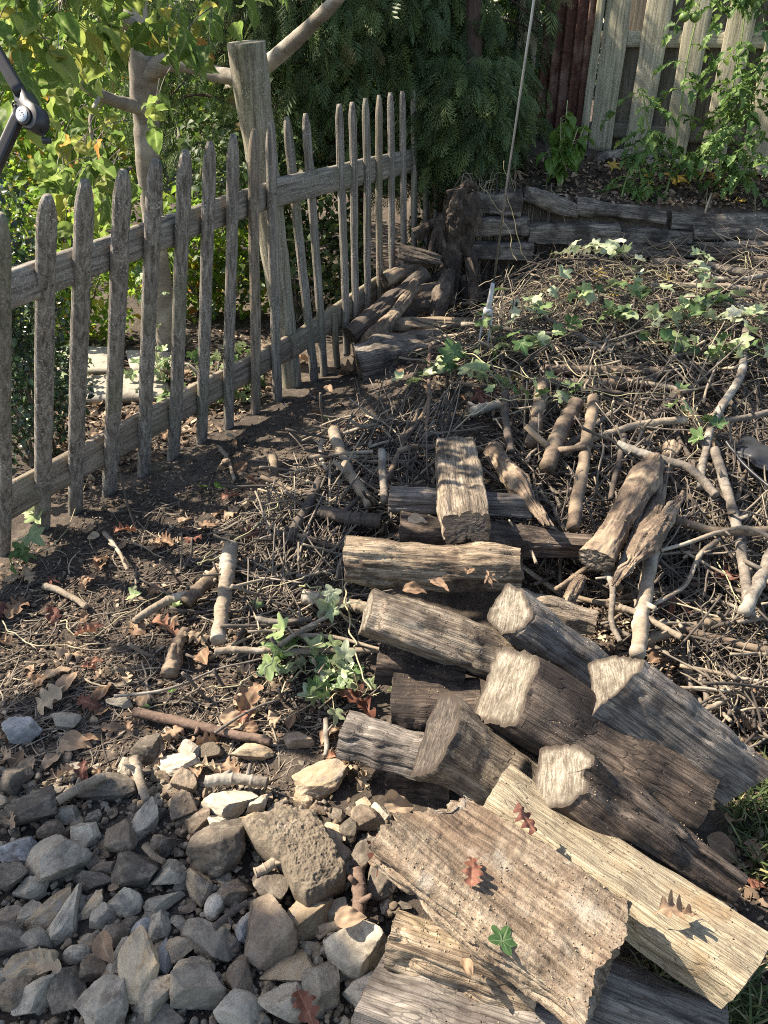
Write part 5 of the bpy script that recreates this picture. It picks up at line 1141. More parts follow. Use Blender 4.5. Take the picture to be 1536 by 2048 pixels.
# random sticks through the brush
def zone_pt(z):
    while True:
        if z == 0: px, py = random.uniform(1000, 1600), random.uniform(640, 1500)
        elif z == 1: px, py = random.uniform(480, 900), random.uniform(860, 1300)
        elif z == 3: px, py = random.uniform(250, 720), random.uniform(1060, 1420)
        else: px, py = random.uniform(860, 1600), random.uniform(520, 760)
        if z == 0 and py > 1150 and px < 1150 + (py - 1150) * 0.9: continue
        if z == 1 and px > 700 and py > 1060: continue
        if z == 1 and px < 640 and py < 920 + (640 - px) * .9: continue
        return ong(px, py)
ZN = ['right of the firewood pile', 'between the picket fence and the firewood pile', 'below the log wall']
BK = 'short'
KN = [('bark', 'brown'), ('bark_grey', 'grey'), ('bark_pale', 'pale tan'), ('bark_dark', 'dark')]
cnt = 0
for z, num in ((0, 125), (1, 60), (2, 40)):
    for k in range(num):
        p = zone_pt(z); L = random.uniform(.16, .62) * (1 if z != 1 else .75); a = random.gauss({0: 1.2, 1: .75, 2: .1}[z], .75); r = random.choice([.003, .0045, .006, .009, .012]) * random.uniform(.8, 1.2)
        lift = random.uniform(.01, .13 if z != 1 else .09); Q = []
        n = 22; kx = random.gauss(0, .22); d = Vector((math.cos(a), math.sin(a)))
        for i in range(n):
            t = i / (n - 1) - .5; x = p.x + d.x * L * t - d.y * kx * L * t * t; y = p.y + d.y * L * t + d.x * kx * L * t * t
            Q.append(Vector((x, y, float(G(x, y)) + lift + t * random.choice([1]) * kx * .08)) + Vector((float(vnoise(i * .3, cnt, 0)), float(vnoise(i * .3, cnt, 4)), float(vnoise(i * .3, cnt, 8)))) * .006)
        zz = min(q.z - float(G(q.x, q.y)) for q in Q)
        c = sum(Q, Vector()) / n; mb = MB(); tube(mb, [q - c for q in Q], np.linspace(r, r * .6, n), 10 if r > .005 else 6, .25, 60, cnt, rnd=.5); mk, cn = KN[random.randrange(4)]
        sz = 'thin' if r < .006 else 'thick'
        o = mb.link('stick', M[mk], None, '%s %s stick tangled in the brush %s' % (sz, cn, ZN[z]), 'stick', '%s %s sticks in the brush %s' % (sz, cn, ZN[z])); o.location = c; cnt += 1
# fine twig tangle
mb = MB()
for z, num in ((0, 2600), (1, 1100), (2, 1100)):
    for k in range(num):
        p = zone_pt(z); L = random.uniform(.06, .34); a = random.gauss({0: 1.1, 1: .8, 2: 0}[z], 1.0); lift = random.random() ** 1.5 * (.15 if z != 1 else .09); kx = random.gauss(0, .2); n = 7; Q = []; d = Vector((math.cos(a), math.sin(a))); dz = random.gauss(0, .05)
        for i in range(n):
            t = i / (n - 1) - .5; x = p.x + d.x * L * t - d.y * kx * L * t * t; y = p.y + d.y * L * t + d.x * kx * L * t * t
            Q.append((x, y, float(G(x, y)) + max(.004, lift + t * dz) + .004 * math.sin(i * 2.1 + k)))
        r = random.choice([.0010, .0014, .0020, .0028]); tube(mb, Q, np.linspace(r, r * .6, n), 4, cap=False, rnd=random.random())
for z, num in ((0, 900), (1, 300), (2, 300), (3, 90)):
    for k in range(num):
        p = zone_pt(z); L = random.uniform(.10, .45); a = random.gauss({0: 1.15, 1: .8, 2: .1, 3: .3}[z], .85); lift = random.random() * {0: .15, 1: .08, 2: .12, 3: .012}[z]; L *= .45 if z == 3 else 1; kx = random.gauss(0, .15); n = 12; Q = []; d = Vector((math.cos(a), math.sin(a))); dz = random.gauss(0, .12); r = random.uniform(.0028, .0062)
        for i in range(n):
            t = i / (n - 1) - .5; x = p.x + d.x * L * t - d.y * kx * L * t * t; y = p.y + d.y * L * t + d.x * kx * L * t * t
            Q.append(Vector((x, y, float(Gs(x, y)) + max(r, lift + t * dz))) + Vector((float(vnoise(i * .6, k, 0)), float(vnoise(i * .6, k, 4)), float(vnoise(i * .6, k, 8)))) * .004)
        rv = random.random(); tube(mb, Q, np.linspace(r, r * .55, n), 7, .25, 90, k, rnd=rv)
        if random.random() < .5: e = Q[random.randrange(3, 9)]; dd = Vector((d.x + random.gauss(0, .7), d.y + random.gauss(0, .7), random.uniform(-.1, .5))).normalized(); tube(mb, [e, e + dd * L * .15, e + dd * L * .32 + Vector((0, 0, .01))], [r * .55, r * .4, r * .25], 5, rnd=rv)
mb.link('brush_tangle', M['twig'], None, 'tangle of thin dry twigs filling the brush heap', 'twigs', kind='stuff')
# upright bundle of thin stems left of the ivy
mb = MB()
for k in range(60):
    x0 = random.uniform(720, 900); p = ong(x0, random.uniform(880, 1000), .01); q = ong(x0 + random.gauss(45, 45), random.uniform(720, 880), random.uniform(.06, .17)); m = p.lerp(q, .5) + Vector((random.gauss(0, .02), random.gauss(0, .02), random.uniform(0, .04)))
    tube(mb, catmull([p, m, q], 10), np.linspace(.0035, .0014, 10) * random.uniform(.6, 1.3), 5, .2, 60, k, rnd=random.random())
mb.link('stem_bundle', M['twig'], None, 'sheaf of thin upright stems leaning together left of the ivy', 'twigs', kind='stuff')
BTW = True
# ------------------------------------------------------------------ litter, crumbs
def scatter(poly, n, fn):
    P = [Vector(p) for p in poly]; xs = [p[0] for p in poly]; ys = [p[1] for p in poly]; out = []
    while len(out) < n:
        px, py = random.uniform(min(xs), max(xs)), random.uniform(min(ys), max(ys))
        if inpoly(px, py, P): out.append(fn(ong(px, py)))
    return out
TET = (np.array([(1, 0, 0), (-.5, .8, 0), (-.6, -.7, .1), (0, .1, .8)], float), np.array([(0, 1, 3), (1, 2, 3), (2, 0, 3), (0, 2, 1)]), np.ones(4))
FLK = (np.array([(-1, -.3, 0), (.2, -.5, .12), (1, 0, 0), (.3, .45, .1), (-.8, .35, .03)], float), np.array([(0, 1, 4), (1, 3, 4), (1, 2, 3)]), np.ones(5))
def bits(name, poly, n, T, smin, smax, mat, label, cat, zoff=.002, parent=None):
    P = np.array([tuple(p) for p in scatter(poly, n, lambda p: p)]); k = len(P); P[:, 2] += zoff + rng.random(k) * .004
    mb = MB(); instance(mb, T, mats4(P, rng.normal(0, .4, k), rng.normal(0, .4, k), rng.uniform(0, 6.28, k), smin + (smax - smin) * rng.random(k) ** 3)); return mb.link(name, M[mat], parent, label, cat, kind='stuff', smooth=False)
bank = [(-30,1150),(200,1010),(400,900),(620,780),(760,740),(900,700),(940,800),(760,900),(560,960),(520,1150),(480,1300),(700,1300),(700,1500),(760,1580),(200,1560),(-60,1540)]
bits('soil_crumbs', bank, 7000, TET, .0015, .009, 'crumb', 'soil crumbs strewn over the bare bank', 'soil crumbs', .001)
mb = MB()
for p in scatter([(-40,1180),(250,1020),(560,900),(760,900),(760,1300),(700,1500),(560,1640),(-40,1600)], 1250, lambda p: p):
    L = random.uniform(.03, .17); a = random.gauss(.5, .9); n = 6; kx = random.gauss(0, .6); d = Vector((math.cos(a), math.sin(a))); Q = []
    for i in range(n): t = i / (n - 1) - .5; x = p.x + d.x * L * t - d.y * kx * L * t * t; y = p.y + d.y * L * t + d.x * kx * L * t * t; Q.append((x, y, float(Gs(x, y)) + .006 + random.random() * .006 * abs(t)))
    r = random.choice([.001, .0014, .002, .003]); tube(mb, Q, np.linspace(r, r * .6, n), 5, rnd=random.random())
mb.link('ground_twigs', M['twig'], None, 'short twigs and rootlets strewn over the bare bank', 'twigs', kind='stuff')
CLD = (IVs * (1 + .25 * vnoise(IVs[:, 0] * 3, IVs[:, 1] * 3, IVs[:, 2] * 3))[:, None] * np.array([1, .85, .6]), ITs, np.ones(len(IVs)))
bits('soil_clods', bank, 1500, CLD, .002, .016, 'crumb', 'rounded clods of earth on the bare bank', 'soil clods', -.001)
bits('leaf_crumbs', bank, 7000, FLK, .003, .013, 'litter', 'wood chips and leaf crumbs on the bare bank', 'leaf litter')
bits('forest_litter', [(860,520),(1640,500),(1640,1500),(1200,1300),(1000,1150),(700,1050),(560,1000),(900,720)], 15000, FLK, .004, .02, 'litter', 'dry leaf litter under the brush heap', 'leaf litter', .006)
bits('terrace_litter', [(960,370),(1060,310),(1640,330),(1640,425),(1000,400)], 4500, FLK, .006, .028, 'litter', 'dry leaves and bark chips on the terrace', 'leaf litter', .006)
bits('stone_grit', [(-60,1540),(260,1520),(560,1560),(760,1640),(745,2080),(-60,2080)], 3500, TET, .0015, .008, 'crumb', 'grit and soil between the stones', 'grit', .002)
bits('neighbour_litter', [(90,690),(360,660),(560,660),(560,780),(420,880),(120,1000),(90,800)], 3500, FLK, .008, .03, 'litter', 'pale dry leaf litter behind the pickets', 'leaf litter', .006)
bits('right_litter', [(1400,1300),(1640,1300),(1640,2080),(1250,2080),(1300,1850),(1480,1640)], 1600, FLK, .004, .022, 'litter', 'leaf litter in the grass at the right edge', 'leaf litter', .004)
# crumbs lying on the logs
bpy.context.view_layer.update()
def crumbs_on(objs, dens, mat, label, smin=.0012, smax=.006, thr=0.0, fr=9):
    mb = MB(); PP = []
    for o in objs:
        me = o.data; n = len(me.polygons); ce = np.zeros(n * 3); me.polygons.foreach_get('center', ce); no = np.zeros(n * 3); me.polygons.foreach_get('normal', no)
        mw = np.array(o.matrix_world); C = ce.reshape(-1, 3) @ mw[:3, :3].T + mw[:3, 3]; Nn = no.reshape(-1, 3) @ mw[:3, :3].T
        k = (Nn[:, 2] > .55) & (rng.random(n) < dens) & (vnoise(C[:, 0] * fr, C[:, 1] * fr, C[:, 2] * fr) > thr); PP.append(C[k])
    P = np.concatenate(PP); k = len(P); P = P + rng.normal(0, .002, P.shape) * [1, 1, 0]; P[:, 2] += .0008
    instance(mb, TET, mats4(P, rng.normal(0, .5, k), rng.normal(0, .5, k), rng.uniform(0, 6.28, k), smin + (smax - smin) * rng.random(k) ** 4)); mb.link('wood_crumbs' if 'pale' in mat else 'soil_crumbs', M[mat], None, label, 'crumbs', kind='stuff', smooth=False)
fw = [o for o in bpy.data.objects if o.name.startswith('firewood_log')]
crumbs_on(fw, .14, 'crumb_pale', 'pale wood crumbs and sawdust lying on the firewood', .0007, .0030, thr=.12)
crumbs_on(fw, .05, 'crumb', 'dark soil crumbs lying on the firewood', .0006, .0028, thr=.1, fr=14)
rot = [o for o in fw if 'widest' in o['label']]
crumbs_on(rot, .13, 'crumb_pale', 'loose crumbs of rotten wood covering the broad rotten slab', .0007, .0032, thr=-.3)
# pale mould patches on the slab log's end
ul = [o for o in fw if 'upright slab' in o['label']][0]; e = [c for c in ul.children][-1]; n_ = len(e.data.vertices); co = np.zeros(n_ * 3); e.data.vertices.foreach_get('co', co); co = co.reshape(-1, 3)
lo_, hi_ = co.min(0), co.max(0)
for k in range(13):
    y = lo_[1] + (hi_[1] - lo_[1]) * random.uniform(.06, .62); z = lo_[2] + (hi_[2] - lo_[2]) * random.uniform(.12, .88); j = np.argmin((co[:, 1] - y) ** 2 + (co[:, 2] - z) ** 2)
    V = IV * (1 + .35 * fbm(IV[:, 0] * 3 + k, IV[:, 1] * 3, IV[:, 2] * 3, 3))[:, None] * np.array([.0022, 1, 1]) * np.array([1, random.uniform(.004, .010), random.uniform(.004, .009)])
    mbp = MB(); mbp.add(V + co[j], tris=IT); link('mould_patch', mbp.mesh('mould_patch', M['lichen']), e)
# ------------------------------------------------------------------ fallen leaves, one by one
def leafobj(T, mat, name, p, size, rot, tilt, label, cat, group=None):
    key = (id(T), mat)
    if key not in LM: LM[key] = mesh_np(name, T[0] - T[0].mean(0), [T[1]], M[mat], {'vein': T[2]})
    o = link(name, LM[key], None, label, cat, group); o.location = p; o.scale = (size,) * 3; o.rotation_euler = (tilt[0], tilt[1], rot); return o
LM = {}
def fl(px, py, size_px, kind, label, rotdeg=None, lift=.012, z=None, tilt=None, group=None):
    p = ong(px, py, lift) if z is None else atz(px, py, z); s = size_px / F * depth_of(p); rot = R(-rotdeg) if rotdeg is not None else random.uniform(0, 6.28); tilt = tilt or (random.uniform(-.5, .5), random.uniform(-.5, .5))
    if kind == 'oak': return leafobj(random.choice(T_OAK), 'brown_leaf', 'oak_leaf', p, s, rot, tilt, label, 'leaf', group)
    if kind == 'redoak': return leafobj(random.choice(T_OAK), 'red_leaf', 'oak_leaf', p, s, rot, tilt, label, 'leaf', group)
    if kind == 'maple': return leafobj(random.choice(T_MAP), 'red_leaf', 'maple_leaf', p, s * .62, rot, tilt, label, 'leaf', group)
    if kind == 'ymaple': return leafobj(random.choice(T_MAP), 'yellow_leaf', 'maple_leaf', p, s * .62, rot, tilt, label, 'leaf', group)
    if kind == 'bmaple': return leafobj(random.choice(T_MAP), 'brown_leaf', 'maple_leaf', p, s * .62, rot, tilt, label, 'leaf', group)
    if kind == 'ivy': return leafobj(random.choice(T_IVY), 'ivy', 'ivy_leaf', p, s * .62, rot, tilt, label, 'leaf', group)
    if kind == 'ov': return leafobj(random.choice(T_OV), 'brown_leaf', 'dry_leaf', p, s, rot, tilt, label, 'leaf', group)
    if kind == 'gov': return leafobj(random.choice(T_OV), 'basil', 'green_leaf', p, s, rot, tilt, label, 'leaf', group)
FLV = [
 (95,1400,110,'oak','large pale brown curled oak leaf on the soil above the stones',150,.03),
 (140,1305,95,'oak','pale oak leaf on the bare soil in sunlight',-15,.02),(115,1345,75,'ov','pink-edged dry leaf on the bare soil',-40,.02),(175,1405,70,'redoak','rusty brown leaf beside the large curled oak leaf',10,.02),
 (38,1210,90,'oak','brown oak leaf at the left edge under the first picket',100,.02),(105,1225,70,'redoak','dull purple-brown oak leaf near the left edge',60,.02),(100,1160,50,'maple','bright red small leaf at the foot of the first pickets',0,.02),
 (330,1080,60,'oak','star-shaped tan leaf on the dark bank',40,.02),(385,1075,55,'redoak','reddish leaf on the dark bank',10,.02),(245,1060,60,'redoak','dark red leaf on the bank near the pickets',-20,.02),(500,1070,64,'redoak','dark red oak leaf in the twigs',-10,.05),
 (325,1250,85,'redoak','large rusty red leaf by the stout brown branch',20,.03),(420,1165,40,'oak','small tan leaf by the tan slat',0,.05),(200,1130,60,'oak','tan curled leaf above the short bleached stick',80,.02),
 (350,1210,44,'ivy','bright green round leaf beside the rusty red leaf',0,.05),(265,1188,52,'ivy','pale green leaf on the bank',10,.04),(515,1208,46,'ivy','pale green folded leaf in the twig bundle',-40,.09),(290,1412,26,'gov','tiny bright green sprout leaf on the soil',0,.02),(345,1380,26,'gov','tiny upright green leaf on the soil',-60,.03),
 (440,972,40,'gov','bright green upright leaf on the dark bank',-60,.04),(405,972,34,'gov','darker green leaf beside the bright upright one',-120,.03),(650,835,36,'ivy','blue-green leaf on the bare path by the fence',0,.02),
 (600,720,70,'oak','dry leaf by the foot of the tall post',0,.02),(700,740,70,'oak','brown leaf under the short broken picket',0,.02),(720,725,60,'ov','tan leaf at the foot of the fence by the big reddish split log',30,.02),
 (770,1700,130,'redoak','orange-red oak leaf wedged beside the rotten slab',-70,.08),(740,1530,60,'ov','tan curled leaf under the small dark grey log',20,.06),(800,1610,95,'ov','greenish brown crumpled leaf behind the rotten slab',-30,.13),
 (710,1400,120,'redoak','rust-red oak leaf right of the curled ivy',30,.05),(500,1395,110,'oak','brown leaf left of the curled ivy',120,.04),(490,1440,70,'redoak','orange brown leaf under the curled ivy',60,.03),
 (610,2010,110,'redoak','dark red-brown leaf between the bottom stones',60,.06),(210,1895,80,'ov','brown dry leaf in the stones left of the orange stained one',60,.07),(80,1930,110,'oak','pale torn leaf on the tan stones at the left',10,.08),(700,1835,80,'ov','dark green-black curled leaf on the pale chip by the log',0,.11),
 (745,1990,60,'ov','tan leaf between the lowest logs and the stones',-20,.07),(228,1775,34,'ov','small brown leaf on the stones',-60,.06),(20,1640,60,'oak','brown leaf on the stones at the left edge',50,.06),
 (1350,1200,110,'maple','big dark pink leaf in the brush at right',60,.12),(1440,1150,120,'maple','pink-red leaf behind the dark grey branch',10,.11),(1500,1165,90,'maple','crimson leaf at the right edge in the brush',-30,.11),(1390,1110,110,'oak','brown curled leaf behind the bent tan twig',30,.10),
 (1195,545,56,'ymaple','clear yellow leaf below the log wall',0,.06),(1330,548,70,'ymaple','yellow-green leaf under the ivy near the wall',20,.05),(1260,565,80,'bmaple','orange brown leaf below the wall',0,.05),(1105,510,44,'ymaple','pale yellow leaf on the dark soil by the metal rod',20,.06),(945,540,50,'ymaple','yellow leaf right of the root stump',40,.1),
 (1520,620,50,'ymaple','bright yellow leaf at the right edge',10,.08),(1528,1300,40,'ymaple','small yellow leaf at the right edge beside the thin twigs',0,.10),(960,790,90,'maple','pink and orange leaf in the vines',20,.09),
 (905,505,60,'oak','curled tan leaf on the stump',40,.2),(1035,345,60,'bmaple','orange brown leaf on the terrace behind the rod',0,.03),(1290,350,50,'ymaple','small orange leaf on the terrace',10,.03),(1350,355,90,'ymaple','large yellow leaf on the terrace below the bleached logs',-10,.04),(1225,330,50,'ymaple','pale yellow curled leaf on top of the gnarled log',0,.08),(1430,390,60,'bmaple','red-brown leaf on the terrace at right',0,.03),(1290,385,50,'ymaple','dull yellow leaf on the front of the terrace',0,.02),
 (1480,1440,90,'oak','pale dry oak leaf at the right edge beyond the rightmost log',30,.06),(1510,1400,80,'oak','curled tan leaf at the right edge, upper of the dry pair',-30,.07),(1500,1500,80,'ov','crumpled pale leaf near the end of the rightmost log',0,.05),(1525,1460,60,'ov','small tan leaf touching the right edge',0,.05),
 (1500,1760,110,'maple','crimson leaf in the grass at the right edge',-20,.04),(1450,1700,90,'ov','dull pink dry leaf in the grass beside the log ends',30,.03),(1470,1640,60,'ov','grey-brown leaf in the grass above the crimson one',-30,.03),(1420,1800,90,'maple','rose coloured leaf near the end of the dark notched log',10,.03),(1400,2000,60,'ov','grey dry leaf in the shaded grass under the yellowish log',0,.03),(1510,1700,70,'oak','tan leaf in the grass at the right',80,.03),
]
for f in FLV: fl(f[0], f[1], f[2] * (.8 if f[0] < 800 else .9), f[3], f[4], f[5], f[6])
for (px, py, s, k, z, rot, lab) in [(1050,1632,70,'redoak',.375,60,'pinkish brown curled leaf stuck between the rotten slab and the yellowish log'),(945,1745,72,'redoak',.385,-80,'dark purplish folded leaf lying on the rotten slab'),(1005,1880,80,'ivy',.375,-60,'pale green wilted star-shaped leaf on the rotten slab'),(1350,1820,95,'oak',.30,-10,'tan lobed leaf lying on the yellowish log'),(935,1935,40,'ov',.25,70,'small tan leaf on the grey-tan log'),(978,1155,52,'bmaple',.35,10,'pale leaf stuck to the front of the knotty log'),(940,1140,30,'ov',.36,-60,'tiny tan leaf on the front of the knotty log'),(830,1180,50,'ov',.33,0,'crumpled reddish leaf on the long grey log'),(880,1170,44,'ov',.33,30,'second crumpled reddish leaf, lying behind the long grey log'),(835,1040,40,'ov',.30,10,'small leaf on the dark wedge log left end')]:
    fl(px, py, s, k, lab, rot, z=z, tilt=(random.uniform(-.3, .3), random.uniform(-.3, .3)))
for zone, poly, num, kinds in (('on the bank below the pickets', bank, 115, ['oak', 'ov', 'ov', 'oak', 'redoak']), ('in the brush right of the pile', [(1180,900),(1560,850),(1560,1400),(1300,1330)], 26, ['oak', 'ov', 'maple']), ('under the vines below the log wall', [(950,540),(1560,540),(1560,760),(950,760)], 30, ['oak', 'bmaple', 'ymaple', 'ov']), ('on the log terrace', [(1040,340),(1560,350),(1560,410),(1050,375)], 30, ['oak', 'bmaple', 'ymaple', 'ov']), ('behind the pickets', [(110,700),(340,690),(560,690),(420,860),(120,980)], 46, ['oak', 'ov', 'bmaple', 'ov'])):
    Pp = [Vector(p) for p in poly]; xs = [p[0] for p in poly]; ys = [p[1] for p in poly]; c = 0
    while c < num:
        px, py = random.uniform(min(xs), max(xs)), random.uniform(min(ys), max(ys))
        if not inpoly(px, py, Pp): continue
        k = random.choice(kinds); nm = {'oak': 'brown oak leaf', 'ov': 'plain dry brown leaf', 'redoak': 'reddish oak leaf', 'maple': 'red lobed leaf', 'bmaple': 'brown lobed leaf', 'ymaple': 'yellow lobed leaf'}[k]
        p = ong(px, py, .015 if 'brush' not in zone else random.uniform(.02, .1)); s = random.uniform(.04, .09)
        fl(px, py, s * F / depth_of(p), k, 'fallen %s %s' % (nm, zone), None, random.uniform(.01, .03) if 'brush' not in zone else random.uniform(.02, .1), group='%s, %s' % (nm.replace('leaf', 'leaves'), zone)); c += 1
# ------------------------------------------------------------------ ivy vines and bare vines
def vine(pts, label, r=.0022, leaves=0, lmat='ivy', lsize=.045, lift=.14, lifts=None, seed=0, name='ivy_vine', cat='vine', smat='vine', spread=.03, T=None, up=.5, group=None):
    P = [ong(x, y, (lifts[i] if lifts else lift)) for i, (x, y) in enumerate(pts)]; root = empty(name, P[0], label, cat, group); n = 16 * len(P); rr = random.Random(seed)
    Q = catmull(P, n); Q = [q + Vector((float(vnoise(i * .22, seed, 0)), float(vnoise(i * .22, seed, 3)), float(vnoise(i * .22, seed, 6)))) * .012 for i, q in enumerate(Q)]
    mb = MB(); tube(mb, Q, np.linspace(r * 1.2, r * .6, n), 6, .15, 60, seed, rnd=rr.random())
    leaves = int(leaves * 1.25)
    if leaves:
        lf = MB(); lsize *= 1.45
        for k in range(leaves):
            q = Q[rr.randrange(3, n)]; o = Vector((rr.gauss(0, spread), rr.gauss(0, spread), abs(rr.gauss(0, spread)) + .01)); p = q + o
            tube(mb, catmull([q, q.lerp(p, .6) + Vector((0, 0, .006)), p], 5), [.0012] * 5, 4, rnd=rr.random())
            instance(lf, rr.choice(T or T_IVY), mats4([tuple(p)], [rr.gauss(0, up)], [rr.gauss(.1, up)], [rr.uniform(0, 6.28)], [rr.uniform(.6, 1.2) * lsize]))
        tparent(lf.link('foliage', M[lmat]), root)
    tparent(mb.link('stem', M[smat]), root); return root
vine([(1060,640),(1150,600),(1260,590),(1330,640),(1400,620),(1480,600)],'ivy vine with green and pale leaves winding below the log wall',leaves=34,seed=1,lift=.17)
vine([(1000,700),(1090,690),(1180,650),(1240,640),(1300,600)],'ivy vine with wilted pale leaves in the middle of the brush',leaves=26,lmat='ivy',seed=2,lift=.15)
vine([(1120,520),(1150,505),(1200,500),(1235,520),(1270,560)],'drooping ivy stem with pale leaf undersides in front of the log wall',leaves=15,lmat='ivy_pale',seed=3,lifts=[.12,.25,.27,.2,.1],lsize=.042)
vine([(1380,640),(1400,560),(1410,530),(1380,600)],'pale-leaved ivy shoot standing up at the right below the wall',leaves=11,lmat='ivy_pale',seed=4,lifts=[.08,.2,.26,.12],lsize=.05)
vine([(1250,700),(1340,690),(1420,720),(1500,700),(1560,740)],'green ivy vine spreading towards the right edge',leaves=30,seed=5,lift=.14)
vine([(1290,660),(1380,650),(1480,640),(1560,650)],'pale green ivy vine in the tangle right of the centre',leaves=26,lmat='ivy_pale',seed=6,lift=.16,lsize=.04)
vine([(820,770),(860,740),(900,730),(960,760),(1010,770)],'ivy vine with blue-green leaves at the foot of the metal rod',leaves=17,seed=7,lift=.10,lsize=.055)
vine([(950,720),(985,690),(975,640),(990,600)],'ivy climbing at the prongs of the metal rod',leaves=10,seed=8,lifts=[.08,.12,.2,.26],lsize=.045)
vine([(1000,660),(1050,620),(1090,590),(1120,560)],'ivy shoot with pale leaves right of the metal rod',leaves=10,lmat='ivy_pale',seed=9,lift=.16,lsize=.05)
vine([(930,830),(1010,800),(1090,800),(1160,790)],'thin ivy vine crossing the stubs in the centre',leaves=9,seed=10,lift=.17)
vine([(1340,800),(1380,830),(1400,880),(1370,920)],'ivy vine with a dark green leaf in the right brush',leaves=7,seed=11,lift=.17)
vine([(560,1385),(600,1345),(650,1350),(690,1370),(560,1440)],'uprooted bunch of curled pale ivy leaves above the stones',leaves=13,lmat='ivy_pale',seed=12,lift=.04,lsize=.036,spread=.022,up=1.0)
vine([(600,1170),(640,1180),(660,1230),(645,1200)],'ivy sprig with pale green leaves left of the long grey log',leaves=4,lmat='ivy_pale',seed=13,lifts=[.12,.15,.1,.12],lsize=.045,up=.8)
vine([(520,1330),(580,1310),(640,1320),(700,1360)],'green ivy runner above the curled pale bunch',leaves=12,seed=14,lift=.07,lsize=.045)
vine([(640,1410),(700,1385),(760,1400)],'short ivy runner with tiny green leaves beside the dark squarish log end',leaves=8,seed=15,lift=.05,lsize=.03)
vine([(30,1140),(70,1060),(40,1000)],'ivy creeping up the first pickets',leaves=9,seed=16,lift=.05,lsize=.05)
vine([(330,760),(300,660),(290,560),(296,620)],'dried vine climbing the fifth picket',leaves=10,lmat='ivy',seed=17,lifts=[.1,.35,.6,.5],lsize=.035)
VN = [([(960,740),(1030,690),(1100,690),(1160,750),(1290,740)],.0032,'long tan bare vine looping through the centre'),([(1050,560),(1000,620),(1010,700),(1100,800)],.0028,'tan vine arching right of the metal rod'),
 ([(1030,520),(1010,440),(960,365)],.0022,'straight pale stem leaning left across the log wall'),([(1060,540),(1025,440),(1010,320)],.0022,'straight pale stem leaning beside the metal rod'),([(880,660),(960,720),(1080,760),(1240,790),(1400,780)],.0026,'pale vine running right under the ivy'),
 ([(1100,800),(1180,790),(1190,730),(1230,690)],.0030,'curved tan vine ending at the steep brown branch'),([(1395,820),(1400,900),(1405,970)],.0028,'thin green vine hanging in the right brush'),([(1320,560),(1420,570),(1536,600)],.0024,'yellowish vine arching along the foot of the wall'),
 ([(1536,640),(1440,600),(1380,580),(1300,540)],.002,'wispy vine curving under the wall at right'),([(700,1130),(690,1200),(710,1290),(740,1380)],.0032,'brown cord-like vine hanging over the long grey log end'),([(80,1100),(130,1060),(205,880),(205,830)],.002,'thin curled root hanging on the pickets at left'),
 ([(560,1000),(500,1060),(400,1130),(420,1100)],.002,'fine looping tendril on the dark bank'),([(120,1240),(180,1270),(300,1200),(370,1170)],.0022,'slender root trailing across the soil'),([(860,740),(900,700),(950,690)],.002,'short pale vine left of the rod foot'),([(1200,620),(1300,680),(1380,760),(1380,840)],.0026,'vine dropping from the ivy to the crooked branch'),
 ([(1020,600),(1100,580),(1160,640),(1240,600),(1320,640)],.002,'fine tangled vine among the pale ivy'),([(640,1290),(560,1300),(520,1350),(420,1380)],.0024,'root trailing from the twig bundle to the soil'),([(1440,1120),(1480,1200),(1536,1260)],.002,'thin stem at the right edge of the brush'),([(0,1240),(60,1290),(200,1290)],.002,'pale rootlet across the soil at the left edge'),([(520,1180),(620,1150),(700,1160)],.0022,'wiry stem over the twigs left of the knotty log')]
for k, (p, r, lab) in enumerate(VN): 
    P = [ong(x, y, [.14, .12, .03][0 if p[0][0] > 850 else (1 if p[0][1] < 1320 and p[0][0] > 500 else 2)] + (.0 if k not in (2, 3) else 0.05 + i * .25)) for i, (x, y) in enumerate(p)]
    if k in (2, 3): P = [atD(x, y, 3.9) for x, y in p]
    n = 18 * len(P); Q = catmull(P, n); Q = [q + Vector((float(vnoise(i * .2, k, 0)), float(vnoise(i * .2, k, 3)), float(vnoise(i * .2, k, 6)))) * .010 for i, q in enumerate(Q)]
    mb = MB(); tube(mb, Q, np.linspace(r, r * .55, n), 6, .15, 60, k, rnd=random.random()); mb.link('bare_vine', M['vine'], None, lab, 'vine')
mb = MB()
for k in range(160):
    z = 2; p = zone_pt(z); a = random.uniform(0, 6.28); Q = []; x, y = p.x, p.y; h = random.uniform(.03, .17)
    for i in range(12): Q.append((x, y, float(G(x, y)) + h + .02 * math.sin(i * .7 + k))); a += random.gauss(0, .35); x += .022 * math.cos(a); y += .022 * math.sin(a)
    tube(mb, Q, np.linspace(.0014, .0008, 12), 4, cap=False, rnd=random.random())
mb.link('vine_tangle', M['vine'], None, 'fine tangle of pale tendrils under the ivy', 'vines', kind='stuff')
# ------------------------------------------------------------------ terrace plants
def leaflet(mbx, T, p, s, rx, ry, rz): instance(mbx, T, mats4([tuple(p)], [rx], [ry], [rz], [s]))
def compound(lf, stm, base, az, L, droop, size, rr):
    """a pinnate leaf: stalk with leaflet pairs and one at the tip"""
    d = Vector((math.cos(az), math.sin(az), 0)); Q = [base + d * L * t + Vector((0, 0, .35 * L * t - droop * L * t * t)) for t in np.linspace(0, 1, 8)]
    tube(stm, Q, np.linspace(.0022, .001, 8), 5)
    for i in (2, 4, 6):
        for s in (1, -1): leaflet(lf, rr.choice(T_TL), Q[i], size * rr.uniform(.7, 1.0) * (.6 + .1 * i), rr.gauss(0, .3), rr.uniform(.0, .7), az + s * rr.uniform(.8, 1.3))
    leaflet(lf, rr.choice(T_TL), Q[-1], size * 1.2, rr.gauss(0, .3), .5 + rr.uniform(0, .5), az)
def w_tl(t): return (.27 * math.sin(math.pi * t ** .8) ** .8) * (1 + .28 * math.sin(t * 26)) + .01
